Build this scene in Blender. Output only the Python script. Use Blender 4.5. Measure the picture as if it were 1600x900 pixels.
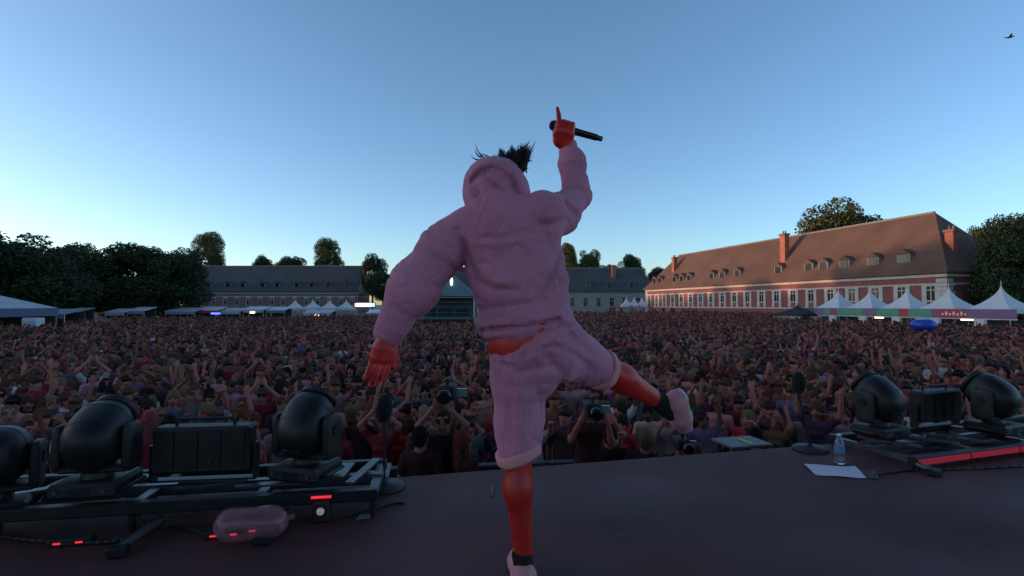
import bpy, math, random
import numpy as np
from mathutils import Vector, Matrix, Euler

random.seed(7)
rng = np.random.default_rng(11)
R = math.radians
for o in list(bpy.data.objects):
    bpy.data.objects.remove(o)
scene = bpy.context.scene
C = scene.collection

# ------------------------------------------------------------------ camera, sky, sun, exposure
CAM = Vector((0.0, 0.0, 3.38))
F_PX, HOR = 800.0, 476.0
PITCH = math.atan((HOR - 450.0) / F_PX)
cd = bpy.data.cameras.new('camera')
cam = bpy.data.objects.new('camera', cd)
C.objects.link(cam)
cam.location = CAM
cam.rotation_euler = (R(90) + PITCH, 0, 0)
cd.sensor_width = 36.0
cd.lens = 18.0
cd.clip_start = 0.05
cd.clip_end = 4000
scene.camera = cam

SUN_EL = R(4.5)
SUN_DIR = Vector((-1.0, 0.0, 0)).normalized()          # horizontal direction towards the sun
w = bpy.data.worlds.new('World')
scene.world = w
w.use_nodes = True
nt = w.node_tree
bg = nt.nodes['Background']
sky = nt.nodes.new('ShaderNodeTexSky')
sky.sky_type = 'NISHITA'
sky.sun_disc = False
sky.sun_elevation = SUN_EL
sky.sun_rotation = math.atan2(SUN_DIR.x, SUN_DIR.y)
sky.altitude = 700
sky.air_density = 0.8
sky.dust_density = 1.4
sky.ozone_density = 2.1
nt.links.new(sky.outputs[0], bg.inputs[0])
bg.inputs[1].default_value = 0.15

sl = bpy.data.lights.new('sun', 'SUN')
sl.energy = 1.1
sl.angle = R(0.6)
sl.color = (1.0, 0.56, 0.34)
sun = bpy.data.objects.new('sun', sl)
C.objects.link(sun)
sv = Vector((SUN_DIR.x * math.cos(SUN_EL), SUN_DIR.y * math.cos(SUN_EL), math.sin(SUN_EL)))
sun.rotation_euler = sv.to_track_quat('Z', 'Y').to_euler()
sun.location = (-40, -20, 30)

scene.view_settings.view_transform = 'Standard'
scene.view_settings.look = 'None'
scene.view_settings.exposure = 1.44
scene.view_settings.gamma = 1.0
scene.view_settings.use_curve_mapping = False
scene.cycles.max_bounces = 5
scene.cycles.transparent_max_bounces = 8

# ------------------------------------------------------------------ measuring helpers
_M = cam.rotation_euler.to_matrix()
def at(px, py, d):
    """A point of the place: seen at (px, py) of the 1600x900 picture, d metres in front of the lens."""
    v = _M @ Vector(((px - 800) / F_PX, (450 - py) / F_PX, -1.0))
    return CAM + v * (d / v.y)
def at_z(px, py, z):
    v = _M @ Vector(((px - 800) / F_PX, (450 - py) / F_PX, -1.0))
    return CAM + v * ((z - CAM.z) / v.z)
STAGE_Z = CAM.z - 1.13
def gz(x, y):
    t = min(max((y - 72) / 40.0, 0), 1)
    return 1.0 * t * t * (3 - 2 * t)

# ------------------------------------------------------------------ materials
MATS = {}
def mat(name, col, rough=0.7, metal=0.0, var=0.12, scale=6.0, bump=0.0, bscale=40.0, spec=0.5, emit=None, estr=0.0,
        rnd=0.0, island=False, trans=0.0, alpha=1.0, sheen=0.0):
    if name in MATS: return MATS[name]
    m = bpy.data.materials.new(name)
    m.use_nodes = True
    t = m.node_tree; N = t.nodes; L = t.links
    b = N['Principled BSDF']
    b.inputs['Roughness'].default_value = rough
    b.inputs['Metallic'].default_value = metal
    b.inputs['Specular IOR Level'].default_value = spec
    if sheen: b.inputs['Sheen Weight'].default_value = sheen
    if trans: b.inputs['Transmission Weight'].default_value = trans
    if alpha < 1: b.inputs['Alpha'].default_value = alpha
    tc = N.new('ShaderNodeTexCoord')
    nz = N.new('ShaderNodeTexNoise'); nz.inputs['Scale'].default_value = scale; nz.inputs['Detail'].default_value = 5
    L.new(tc.outputs['Object'], nz.inputs['Vector'])
    mp = N.new('ShaderNodeMapRange')
    mp.inputs['From Min'].default_value = 0.3; mp.inputs['From Max'].default_value = 0.7
    mp.inputs['To Min'].default_value = 1 - var; mp.inputs['To Max'].default_value = 1 + var
    L.new(nz.outputs['Fac'], mp.inputs['Value'])
    val = mp.outputs[0]
    if rnd:
        src = N.new('ShaderNodeNewGeometry').outputs['Random Per Island'] if island else N.new('ShaderNodeObjectInfo').outputs['Random']
        m2 = N.new('ShaderNodeMapRange')
        m2.inputs['To Min'].default_value = 1 - rnd; m2.inputs['To Max'].default_value = 1 + rnd
        L.new(src, m2.inputs['Value'])
        mu = N.new('ShaderNodeMath'); mu.operation = 'MULTIPLY'
        L.new(val, mu.inputs[0]); L.new(m2.outputs[0], mu.inputs[1]); val = mu.outputs[0]
    vm = N.new('ShaderNodeVectorMath'); vm.operation = 'SCALE'
    vm.inputs[0].default_value = col[:3]
    L.new(val, vm.inputs['Scale'])
    L.new(vm.outputs[0], b.inputs['Base Color'])
    if bump:
        n2 = N.new('ShaderNodeTexNoise'); n2.inputs['Scale'].default_value = bscale; n2.inputs['Detail'].default_value = 4
        L.new(tc.outputs['Object'], n2.inputs['Vector'])
        bp = N.new('ShaderNodeBump'); bp.inputs['Strength'].default_value = bump; bp.inputs['Distance'].default_value = 0.02
        L.new(n2.outputs['Fac'], bp.inputs['Height']); L.new(bp.outputs[0], b.inputs['Normal'])
    if emit:
        b.inputs['Emission Color'].default_value = (*emit, 1)
        b.inputs['Emission Strength'].default_value = estr
    MATS[name] = m
    return m

def ramp_mat(name, cols, rough=0.8, var=0.1):
    """Colour picked at random for every copy (clothes, hair, skin of the distant crowd)."""
    m = mat(name, (1, 1, 1), rough, var=var, scale=9, spec=.12)
    t = m.node_tree; N = t.nodes; L = t.links
    oi = N.new('ShaderNodeObjectInfo')
    wn = N.new('ShaderNodeTexWhiteNoise'); wn.noise_dimensions = '2D'
    cx = N.new('ShaderNodeCombineXYZ'); cx.inputs[1].default_value = (sum(map(ord, name)) % 97) * 0.37
    L.new(oi.outputs['Random'], cx.inputs[0]); L.new(cx.outputs[0], wn.inputs['Vector'])
    cr = N.new('ShaderNodeValToRGB'); cr.color_ramp.interpolation = 'CONSTANT'
    e = cr.color_ramp.elements
    while len(e) < len(cols): e.new(0.5)
    for i, c in enumerate(cols):
        e[i].position = i / len(cols); e[i].color = (*c, 1)
    L.new(wn.outputs['Value'], cr.inputs[0])
    vm = [n for n in N if n.bl_idname == 'ShaderNodeVectorMath'][0]
    L.new(cr.outputs[0], vm.inputs[0])
    return m

# ------------------------------------------------------------------ mesh helpers
class MB:
    def __init__(s): s.v = []; s.f = []; s.m = []
    def _add(s, vs, fs, mi=0):
        o = len(s.v); s.v += [tuple(v) for v in vs]
        s.f += [tuple(i + o for i in f) for f in fs]; s.m += [mi] * len(fs)
        return s
    def box(s, lo, hi, mi=0, mtx=None, ch=0.0):
        x0, y0, z0 = lo; x1, y1, z1 = hi
        if ch <= 0:
            vs = [Vector(p) for p in ((x0,y0,z0),(x1,y0,z0),(x1,y1,z0),(x0,y1,z0),(x0,y0,z1),(x1,y0,z1),(x1,y1,z1),(x0,y1,z1))]
            fs = [(3,2,1,0),(4,5,6,7),(0,1,5,4),(1,2,6,5),(2,3,7,6),(3,0,4,7)]
        else:
            vs = []
            for sx in (0, 1):
                for sy in (0, 1):
                    for sz in (0, 1):
                        c = [(x0, x1)[sx], (y0, y1)[sy], (z0, z1)[sz]]
                        sg = [(1, -1)[sx], (1, -1)[sy], (1, -1)[sz]]
                        for ax in range(3):
                            p = [c[i] + (0 if i == ax else sg[i] * ch) for i in range(3)]
                            vs.append(Vector(p))
            idx = lambda sx, sy, sz, ax: (sx*4 + sy*2 + sz)*3 + ax
            fs = []
            for sx in (0, 1):
                q = [idx(sx,0,0,0), idx(sx,1,0,0), idx(sx,1,1,0), idx(sx,0,1,0)]; fs.append(q if sx else q[::-1])
            for sy in (0, 1):
                q = [idx(0,sy,0,1), idx(0,sy,1,1), idx(1,sy,1,1), idx(1,sy,0,1)]; fs.append(q if sy else q[::-1])
            for sz in (0, 1):
                q = [idx(0,0,sz,2), idx(1,0,sz,2), idx(1,1,sz,2), idx(0,1,sz,2)]; fs.append(q if sz else q[::-1])
            for a in (0, 1):
                for b in (0, 1):
                    q = [idx(0,a,b,1), idx(1,a,b,1), idx(1,a,b,2), idx(0,a,b,2)]; fs.append(q if (a ^ b) else q[::-1])
                    q = [idx(a,0,b,0), idx(a,0,b,2), idx(a,1,b,2), idx(a,1,b,0)]; fs.append(q if (a ^ b) else q[::-1])
                    q = [idx(a,b,0,0), idx(a,b,0,1), idx(a,b,1,1), idx(a,b,1,0)]; fs.append(q if not (a ^ b) else q[::-1])
            for sx in (0, 1):
                for sy in (0, 1):
                    for sz in (0, 1):
                        q = [idx(sx,sy,sz,0), idx(sx,sy,sz,1), idx(sx,sy,sz,2)]
                        fs.append(q if (sx + sy + sz) % 2 else q[::-1])
        if mtx is not None: vs = [mtx @ v for v in vs]
        return s._add(vs, fs, mi)
    def tube(s, a, b, r1, r2=None, n=10, mi=0, caps=True):
        a = Vector(a); b = Vector(b); r2 = r1 if r2 is None else r2
        q = (b - a).to_track_quat('Z', 'Y'); vs = []
        for (p, r) in ((a, r1), (b, r2)):
            for i in range(n):
                t = 2 * math.pi * i / n
                vs.append(p + q @ Vector((r * math.cos(t), r * math.sin(t), 0)))
        fs = [(i, (i+1) % n, n + (i+1) % n, n + i) for i in range(n)]
        if caps: fs += [tuple(range(n))[::-1], tuple(range(n, 2*n))]
        return s._add(vs, fs, mi)
    def path(s, pts, r, n=8, mi=0):
        for i in range(len(pts) - 1): s.tube(pts[i], pts[i+1], r, r, n, mi)
        return s
    def lathe(s, prof, n=20, mi=0, mtx=None):
        vs = []; fs = []
        for (r, z) in prof:
            for i in range(n):
                t = 2 * math.pi * i / n; vs.append(Vector((r*math.cos(t), r*math.sin(t), z)))
        for k in range(len(prof) - 1):
            for i in range(n):
                fs.append((k*n + i, k*n + (i+1) % n, (k+1)*n + (i+1) % n, (k+1)*n + i))
        fs.append(tuple(range(n))[::-1]); fs.append(tuple(range((len(prof)-1)*n, len(prof)*n)))
        if mtx is not None: vs = [mtx @ v for v in vs]
        return s._add(vs, fs, mi)
    def poly(s, vs, fs, mi=0): return s._add([Vector(v) for v in vs], fs, mi)
    def superell(s, c, r, e=2.6, nu=22, nv=14, mtx=None, mi=0):
        vs = []; fs = []
        pw = lambda x: math.copysign(abs(x) ** (2.0/e), x)
        for j in range(nv + 1):
            ph = -math.pi/2 + math.pi*j/nv
            for i in range(nu):
                th = 2*math.pi*i/nu
                p = Vector((r[0]*pw(math.cos(ph))*pw(math.cos(th)), r[1]*pw(math.cos(ph))*pw(math.sin(th)), r[2]*pw(math.sin(ph))))
                if mtx is not None: p = mtx @ p
                vs.append(p + Vector(c))
        for j in range(nv):
            for i in range(nu):
                fs.append((j*nu+i, j*nu+(i+1) % nu, (j+1)*nu+(i+1) % nu, (j+1)*nu+i))
        return s._add(vs, fs, mi)
    def mesh(s, name, mats, smooth=False):
        me = bpy.data.meshes.new(name)
        me.from_pydata(s.v, [], s.f)
        for m in (mats if isinstance(mats, (list, tuple)) else [mats]): me.materials.append(m)
        if any(s.m): me.polygons.foreach_set('material_index', s.m)
        if smooth: me.polygons.foreach_set('use_smooth', [True]*len(s.f))
        me.validate(); me.update()
        return me
    def build(s, name, mats, parent=None, smooth=False, loc=(0,0,0), rz=0):
        o = bpy.data.objects.new(name, s.mesh(name, mats, smooth)); C.objects.link(o)
        o.location = loc; o.rotation_euler = (0, 0, rz)
        if parent is not None: o.parent = parent
        return o

def link(name, me, parent=None, loc=(0,0,0), rot=(0,0,0), sc=(1,1,1)):
    o = bpy.data.objects.new(name, me); C.objects.link(o)
    o.location = loc; o.rotation_euler = rot; o.scale = sc
    if parent is not None: o.parent = parent
    return o
def tag(o, label=None, cat=None, group=None, kind=None):
    if label: o['label'] = label
    if cat: o['category'] = cat
    if group: o['group'] = group
    if kind: o['kind'] = kind
    return o
def empty(name, loc=(0,0,0), rz=0.0, label=None, cat=None, group=None):
    o = bpy.data.objects.new(name, None); C.objects.link(o)
    o.location = loc; o.rotation_euler = (0, 0, rz); o.empty_display_size = 0.2
    return tag(o, label, cat, group)
def copy_tree(o, parent=None):
    c = o.copy(); C.objects.link(c); c.parent = parent
    for ch in list(o.children): copy_tree(ch, c)
    return c

# ------------------------------------------------------------------ smooth bodies: signed distance + surface nets
class P:
    """Tapered capsule; s squashes it along the axes; k is the blending radius; sub carves instead."""
    def __init__(s, a, b, ra, rb, k=0.02, reg=0, sq=(1,1,1), sub=False, u=None):
        s.a = np.array(a, float); s.b = np.array(b, float); s.ra = ra; s.rb = rb; s.k = k; s.reg = reg
        s.sq = np.array(sq, float); s.sub = sub; s.u = u
    def d(s, X):
        q = X / s.sq; a = s.a / s.sq; ab = s.b / s.sq - a; l2 = max(float(ab @ ab), 1e-9)
        qa = q - a
        t = np.clip((qa @ ab) / l2, 0, 1)
        return (np.sqrt(((qa - t[..., None] * ab) ** 2).sum(-1)) - (s.ra + (s.rb - s.ra) * t)) * s.sq.min()
    def box(s, m):
        r = max(s.ra, s.rb) * s.sq + m
        return np.minimum(s.a, s.b) - r, np.maximum(s.a, s.b) + r

def sdf_mesh(prims, h, disp=None, pad=0.05):
    los, his = zip(*[p.box(pad) for p in prims if not p.sub])
    lo = np.min(los, 0); hi = np.max(his, 0)
    n = np.ceil((hi - lo) / h).astype(int) + 2
    Fv = np.full(n, 0.5, np.float32)
    for p in prims:
        bl, bh = p.box(max(0.04, p.k * 1.2))
        i0 = np.clip(np.floor((bl - lo) / h).astype(int), 0, n - 1); i1 = np.clip(np.ceil((bh - lo) / h).astype(int) + 1, 1, n)
        if np.any(i1 <= i0): continue
        g = np.stack(np.meshgrid(*[lo[c] + h * np.arange(i0[c], i1[c]) for c in range(3)], indexing='ij'), -1)
        sl_ = tuple(slice(i0[c], i1[c]) for c in range(3))
        d = p.d(g); A = Fv[sl_]
        if p.sub:
            d = -d; hh = np.clip(0.5 - 0.5 * (A - d) / p.k, 0, 1)      # smooth max
            Fv[sl_] = A * (1 - hh) + d * hh + p.k * hh * (1 - hh)
        else:
            hh = np.clip(0.5 + 0.5 * (A - d) / p.k, 0, 1)
            Fv[sl_] = A * (1 - hh) + d * hh - p.k * hh * (1 - hh)
    if disp is not None:
        near = np.argwhere(np.abs(Fv) < 0.045)
        X = lo + h * near
        Fv[near[:, 0], near[:, 1], near[:, 2]] += disp(X).astype(np.float32)
    S = Fv < 0
    cs = [(i, j, k) for i in (0, 1) for j in (0, 1) for k in (0, 1)]
    cnt = np.zeros(n - 1, np.int8)
    for (i, j, k) in cs: cnt += S[i:n[0]-1+i, j:n[1]-1+j, k:n[2]-1+k]
    mask = (cnt > 0) & (cnt < 8)
    cells = np.argwhere(mask); ids = np.full(mask.shape, -1, np.int64); ids[mask] = np.arange(len(cells))
    pos = np.zeros((len(cells), 3)); num = np.zeros(len(cells))
    for a in cs:
        for ax in range(3):
            if a[ax]: continue
            b = list(a); b[ax] = 1
            ca = cells + a; cb = cells + b
            fa = Fv[ca[:,0], ca[:,1], ca[:,2]]; fb = Fv[cb[:,0], cb[:,1], cb[:,2]]
            x = (fa < 0) != (fb < 0)
            t = fa[x] / (fa[x] - fb[x]); pp = np.tile(np.array(a, float), (x.sum(), 1)); pp[:, ax] += t
            pos[x] += pp; num[x] += 1
    V = lo + h * (cells + pos / num[:, None])
    faces = []
    for ax in range(3):
        b_, c_ = (ax + 1) % 3, (ax + 2) % 3
        s0 = [slice(1, -1)] * 3; s1 = [slice(1, -1)] * 3
        s0[ax] = slice(0, -1); s1[ax] = slice(1, None)
        A = S[tuple(s0)]; B = S[tuple(s1)]
        e = np.argwhere(A != B); ins = A[e[:,0], e[:,1], e[:,2]]
        q = []
        for (db, dc) in ((0,0),(1,0),(1,1),(0,1)):
            cc = e.copy(); cc[:, b_] += db; cc[:, c_] += dc
            q.append(ids[cc[:,0], cc[:,1], cc[:,2]])
        q = np.stack(q, 1); q[~ins] = q[~ins][:, ::-1]
        faces.append(q)
    Fc = np.concatenate(faces)
    return V, Fc
def region_of(prims, X):
    best = np.full(len(X), 9.0); reg = np.zeros(len(X), int)
    for i, p in enumerate(prims):
        if p.sub: continue
        d = p.d(X); c = d < best; best[c] = d[c]; reg[c] = i
    return reg
def np_mesh(name, V, Fc, mats, mi=None, attr=None):
    me = bpy.data.meshes.new(name)
    me.vertices.add(len(V)); me.vertices.foreach_set('co', V.astype(np.float32).ravel())
    me.loops.add(Fc.size); me.loops.foreach_set('vertex_index', Fc.astype(np.int32).ravel())
    me.polygons.add(len(Fc))
    me.polygons.foreach_set('loop_start', np.arange(len(Fc), dtype=np.int32) * Fc.shape[1])
    for m in mats: me.materials.append(m)
    if mi is not None: me.polygons.foreach_set('material_index', np.asarray(mi, np.int32))
    me.polygons.foreach_set('use_smooth', np.ones(len(Fc), bool))
    if attr is not None:
        a = me.attributes.new('stripe', 'FLOAT', 'POINT'); a.data.foreach_set('value', attr.astype(np.float32))
    me.update(calc_edges=True); me.validate()
    return me
def wob(seed, amp, freq, stretch=(1,1,1), n=7):
    r = np.random.default_rng(seed); D = r.normal(size=(n, 3)) / np.array(stretch); D /= np.linalg.norm(D, axis=1)[:, None] + 1e-9
    D = D / np.array(stretch); fr = freq * r.uniform(0.6, 1.6, n); ph = r.uniform(0, 6.28, n)
    def f(X):
        s = np.zeros(len(X))
        for i in range(n): s += np.sin((X @ D[i]) * fr[i] + ph[i] + 1.3 * np.sin(X @ D[i-1] * fr[i] * 0.6))
        return amp * s / n * 1.6
    return f

# =================================================================== THE SETTING
# ground: one sheet to the horizon, rising gently towards the far buildings
g = MB()
xs = [-1500, -600, -300, -160, -100, -60, -30, 0, 30, 60, 100, 160, 300, 600, 1500]
ys = [-600, -200, -60, -10, 4, 20, 40, 60, 72, 76, 80, 84, 88, 92, 96, 100, 104, 108, 112, 130, 160, 200, 300, 600, 1500, 3000]
for y in ys:
    for x in xs: g.v.append((x, y, gz(x, y)))
nxs = len(xs)
for j in range(len(ys) - 1):
    for i in range(nxs - 1):
        g.f.append((j*nxs+i, j*nxs+i+1, (j+1)*nxs+i+1, (j+1)*nxs+i)); g.m.append(0)
m_ground = mat('trampled_field', (0.105, 0.095, 0.062), 0.95, var=0.35, scale=0.35, bump=0.4, bscale=3)
tag(g.build('ground', m_ground, smooth=True), kind='structure')

# gravel path along the barracks
A0 = Vector((34.0, 130.0)); A1 = Vector((51.0, 60.0))
ub = (A1 - A0).normalized(); vb = Vector((-ub.y, ub.x))          # along the front, into the building
def bpt(s, t): return A0 + ub * s + vb * t
pa = MB(); row = []
for i in range(0, 17):
    s_ = -60 + i * 8.5
    a = bpt(s_, -10.5); b = bpt(s_, -2.5)
    row.append((a, b))
for i in range(16):
    (a, b), (c, d) = row[i], row[i+1]
    pa.poly([(a.x, a.y, gz(a.x,a.y)+.02), (c.x, c.y, gz(c.x,c.y)+.02), (d.x, d.y, gz(d.x,d.y)+.02), (b.x, b.y, gz(b.x,b.y)+.02)], [(0,1,2,3)])
tag(pa.build('path', mat('pale_gravel', (0.30, 0.26, 0.21), 0.95, var=0.15, scale=1.5)), kind='structure')

# stage: floor whose front edge runs slightly away to the right, with a black skirt
YAW = R(13.6)
S0 = Vector((0, 3.57, 0)); SU = Vector((math.cos(YAW), math.sin(YAW), 0)); SV = Vector((-math.sin(YAW), math.cos(YAW), 0))
def stg(u, v, z=0.0): return S0 + SU * u + SV * v + Vector((0, 0, STAGE_Z + z))
m_stage = mat('stage_lino', (0.095, 0.034, 0.034), 0.6, var=0.3, scale=1.3, bump=0.12, bscale=90, spec=0.22)  # the red of the stage light is put into the lino colour
def scuff(m):
    t = m.node_tree; N = t.nodes; L = t.links; b = N['Principled BSDF']
    tc = N.new('ShaderNodeTexCoord'); mp = N.new('ShaderNodeMapping'); mp.inputs['Scale'].default_value = (3.0, 14.0, 1); mp.inputs['Rotation'].default_value = (0, 0, 0.6)
    n1 = N.new('ShaderNodeTexNoise'); n1.inputs['Scale'].default_value = 2.2; n1.inputs['Detail'].default_value = 9; n1.inputs['Roughness'].default_value = .7
    n2 = N.new('ShaderNodeTexNoise'); n2.inputs['Scale'].default_value = 0.9; n2.inputs['Detail'].default_value = 6
    L.new(tc.outputs['Object'], mp.inputs[0]); L.new(mp.outputs[0], n1.inputs['Vector']); L.new(tc.outputs['Object'], n2.inputs['Vector'])
    r1 = N.new('ShaderNodeMapRange'); r1.inputs['From Min'].default_value = .60; r1.inputs['From Max'].default_value = .72; L.new(n1.outputs['Fac'], r1.inputs['Value'])
    old = b.inputs['Base Color'].links[0].from_socket
    mx = N.new('ShaderNodeMix'); mx.data_type = 'RGBA'; mx.inputs['B'].default_value = (.17, .11, .105, 1); L.new(old, mx.inputs['A'])
    ml = N.new('ShaderNodeMath'); ml.operation = 'MULTIPLY'; ml.inputs[1].default_value = .45; L.new(r1.outputs[0], ml.inputs[0]); L.new(ml.outputs[0], mx.inputs['Factor'])
    L.new(mx.outputs['Result'], b.inputs['Base Color'])
    r2 = N.new('ShaderNodeMapRange'); r2.inputs['From Min'].default_value = .35; r2.inputs['From Max'].default_value = .65; r2.inputs['To Min'].default_value = .55; r2.inputs['To Max'].default_value = .75
    L.new(n2.outputs['Fac'], r2.inputs['Value']); L.new(r2.outputs[0], b.inputs['Roughness'])
scuff(m_stage)
m_skirt = mat('stage_skirt', (0.012, 0.011, 0.013), 0.9)
st = MB()
c4 = [stg(-9, -11), stg(9, -11), stg(9, 0), stg(-9, 0)]
st.poly([*[(p.x, p.y, STAGE_Z) for p in c4], *[(p.x, p.y, STAGE_Z - 0.12) for p in c4]],
        [(0,1,2,3), (7,6,5,4), (0,4,5,1), (1,5,6,2), (2,6,7,3), (3,7,4,0)])
so = tag(st.build('stage_floor', m_stage), kind='structure')
sk = MB()
a, b = stg(-9, -0.03), stg(9, -0.03)
nrm = SV * 0.02
for i in range(18):
    p = a.lerp(b, i/18); q = a.lerp(b, (i+1)/18); off = nrm * (0.5 if i % 2 else -0.5)
    p = p + off; q = q + off
    sk.poly([(p.x,p.y,0.0),(q.x,q.y,0.0),(q.x,q.y,STAGE_Z-.12),(p.x,p.y,STAGE_Z-.12)], [(3,2,1,0)])
sk.build('stage_skirt', m_skirt, so)

# unseen stage house added behind the camera for shade: roof, low rear wall, black
def slab(name, u0, u1, v0, v1, z0, z1):
    m = MB(); p = [stg(u0, v0), stg(u1, v0), stg(u1, v1), stg(u0, v1)]
    m.poly([*[(q.x, q.y, z0) for q in p], *[(q.x, q.y, z1) for q in p]], [(3,2,1,0), (4,5,6,7), (0,1,5,4), (1,2,6,5), (2,3,7,6), (3,0,4,7)])
    return tag(m.build(name, m_skirt), kind='structure')
slab('stage_roof', -11, 11, -13, -1.2, STAGE_Z + 8.0, STAGE_Z + 8.6)
slab('stage_back_wall', -9, 9, -11.3, -11.02, 0, STAGE_Z + 1.2)

# =================================================================== BUILDINGS
m_brick = mat('red_brick', (0.25, 0.085, 0.075), 0.9, var=0.16, scale=1.2, bump=0.3, bscale=6)
m_brick2 = mat('dull_brick', (0.23, 0.135, 0.12), 0.9, var=0.18, scale=0.8, bump=0.3, bscale=6)
m_stone = mat('pale_stone', (0.50, 0.46, 0.42), 0.85, var=0.12, scale=1.5)
m_stone2 = mat('grey_stone', (0.30, 0.27, 0.25), 0.88, var=0.18, scale=0.9)
m_pane = mat('dark_window', (0.015, 0.018, 0.022), 0.15, var=0.3)
m_dorm = mat('dormer_cheek', (0.24, 0.22, 0.21), 0.8, var=0.2)
m_chim = mat('chimney_brick', (0.40, 0.13, 0.08), 0.9, var=0.2, scale=2)
def roof_mat(name, c1, c2):
    m = mat(name, c1, 0.75, var=0.2, scale=0.25, spec=0.3)
    t = m.node_tree; N = t.nodes; L = t.links
    wv = N.new('ShaderNodeTexWave'); wv.bands_direction = 'Z'; wv.inputs['Scale'].default_value = 1.3
    wv.inputs['Distortion'].default_value = 0.6; wv.inputs['Detail'].default_value = 2
    tc = [n for n in N if n.bl_idname == 'ShaderNodeTexCoord'][0]
    L.new(tc.outputs['Object'], wv.inputs['Vector'])
    vm = [n for n in N if n.bl_idname == 'ShaderNodeVectorMath'][0]
    n3 = N.new('ShaderNodeTexNoise'); n3.inputs['Scale'].default_value = 0.12; n3.inputs['Detail'].default_value = 6
    L.new(tc.outputs['Object'], n3.inputs['Vector'])
    mx = N.new('ShaderNodeMix'); mx.data_type = 'RGBA'
    mx.inputs['A'].default_value = (*c1, 1); mx.inputs['B'].default_value = (*c2, 1)
    L.new(n3.outputs['Fac'], mx.inputs['Factor']); L.new(mx.outputs['Result'], vm.inputs[0])
    bp = N.new('ShaderNodeBump'); bp.inputs['Strength'].default_value = 0.5; bp.inputs['Distance'].default_value = 0.06
    L.new(wv.outputs['Fac'], bp.inputs['Height']); L.new(bp.outputs[0], N['Principled BSDF'].inputs['Normal'])
    return m
m_roofR = roof_mat('brown_tile', (0.165, 0.085, 0.056), (0.115, 0.07, 0.052))
m_roofB = roof_mat('blue_slate', (0.055, 0.066, 0.075), (0.075, 0.072, 0.072))

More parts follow.
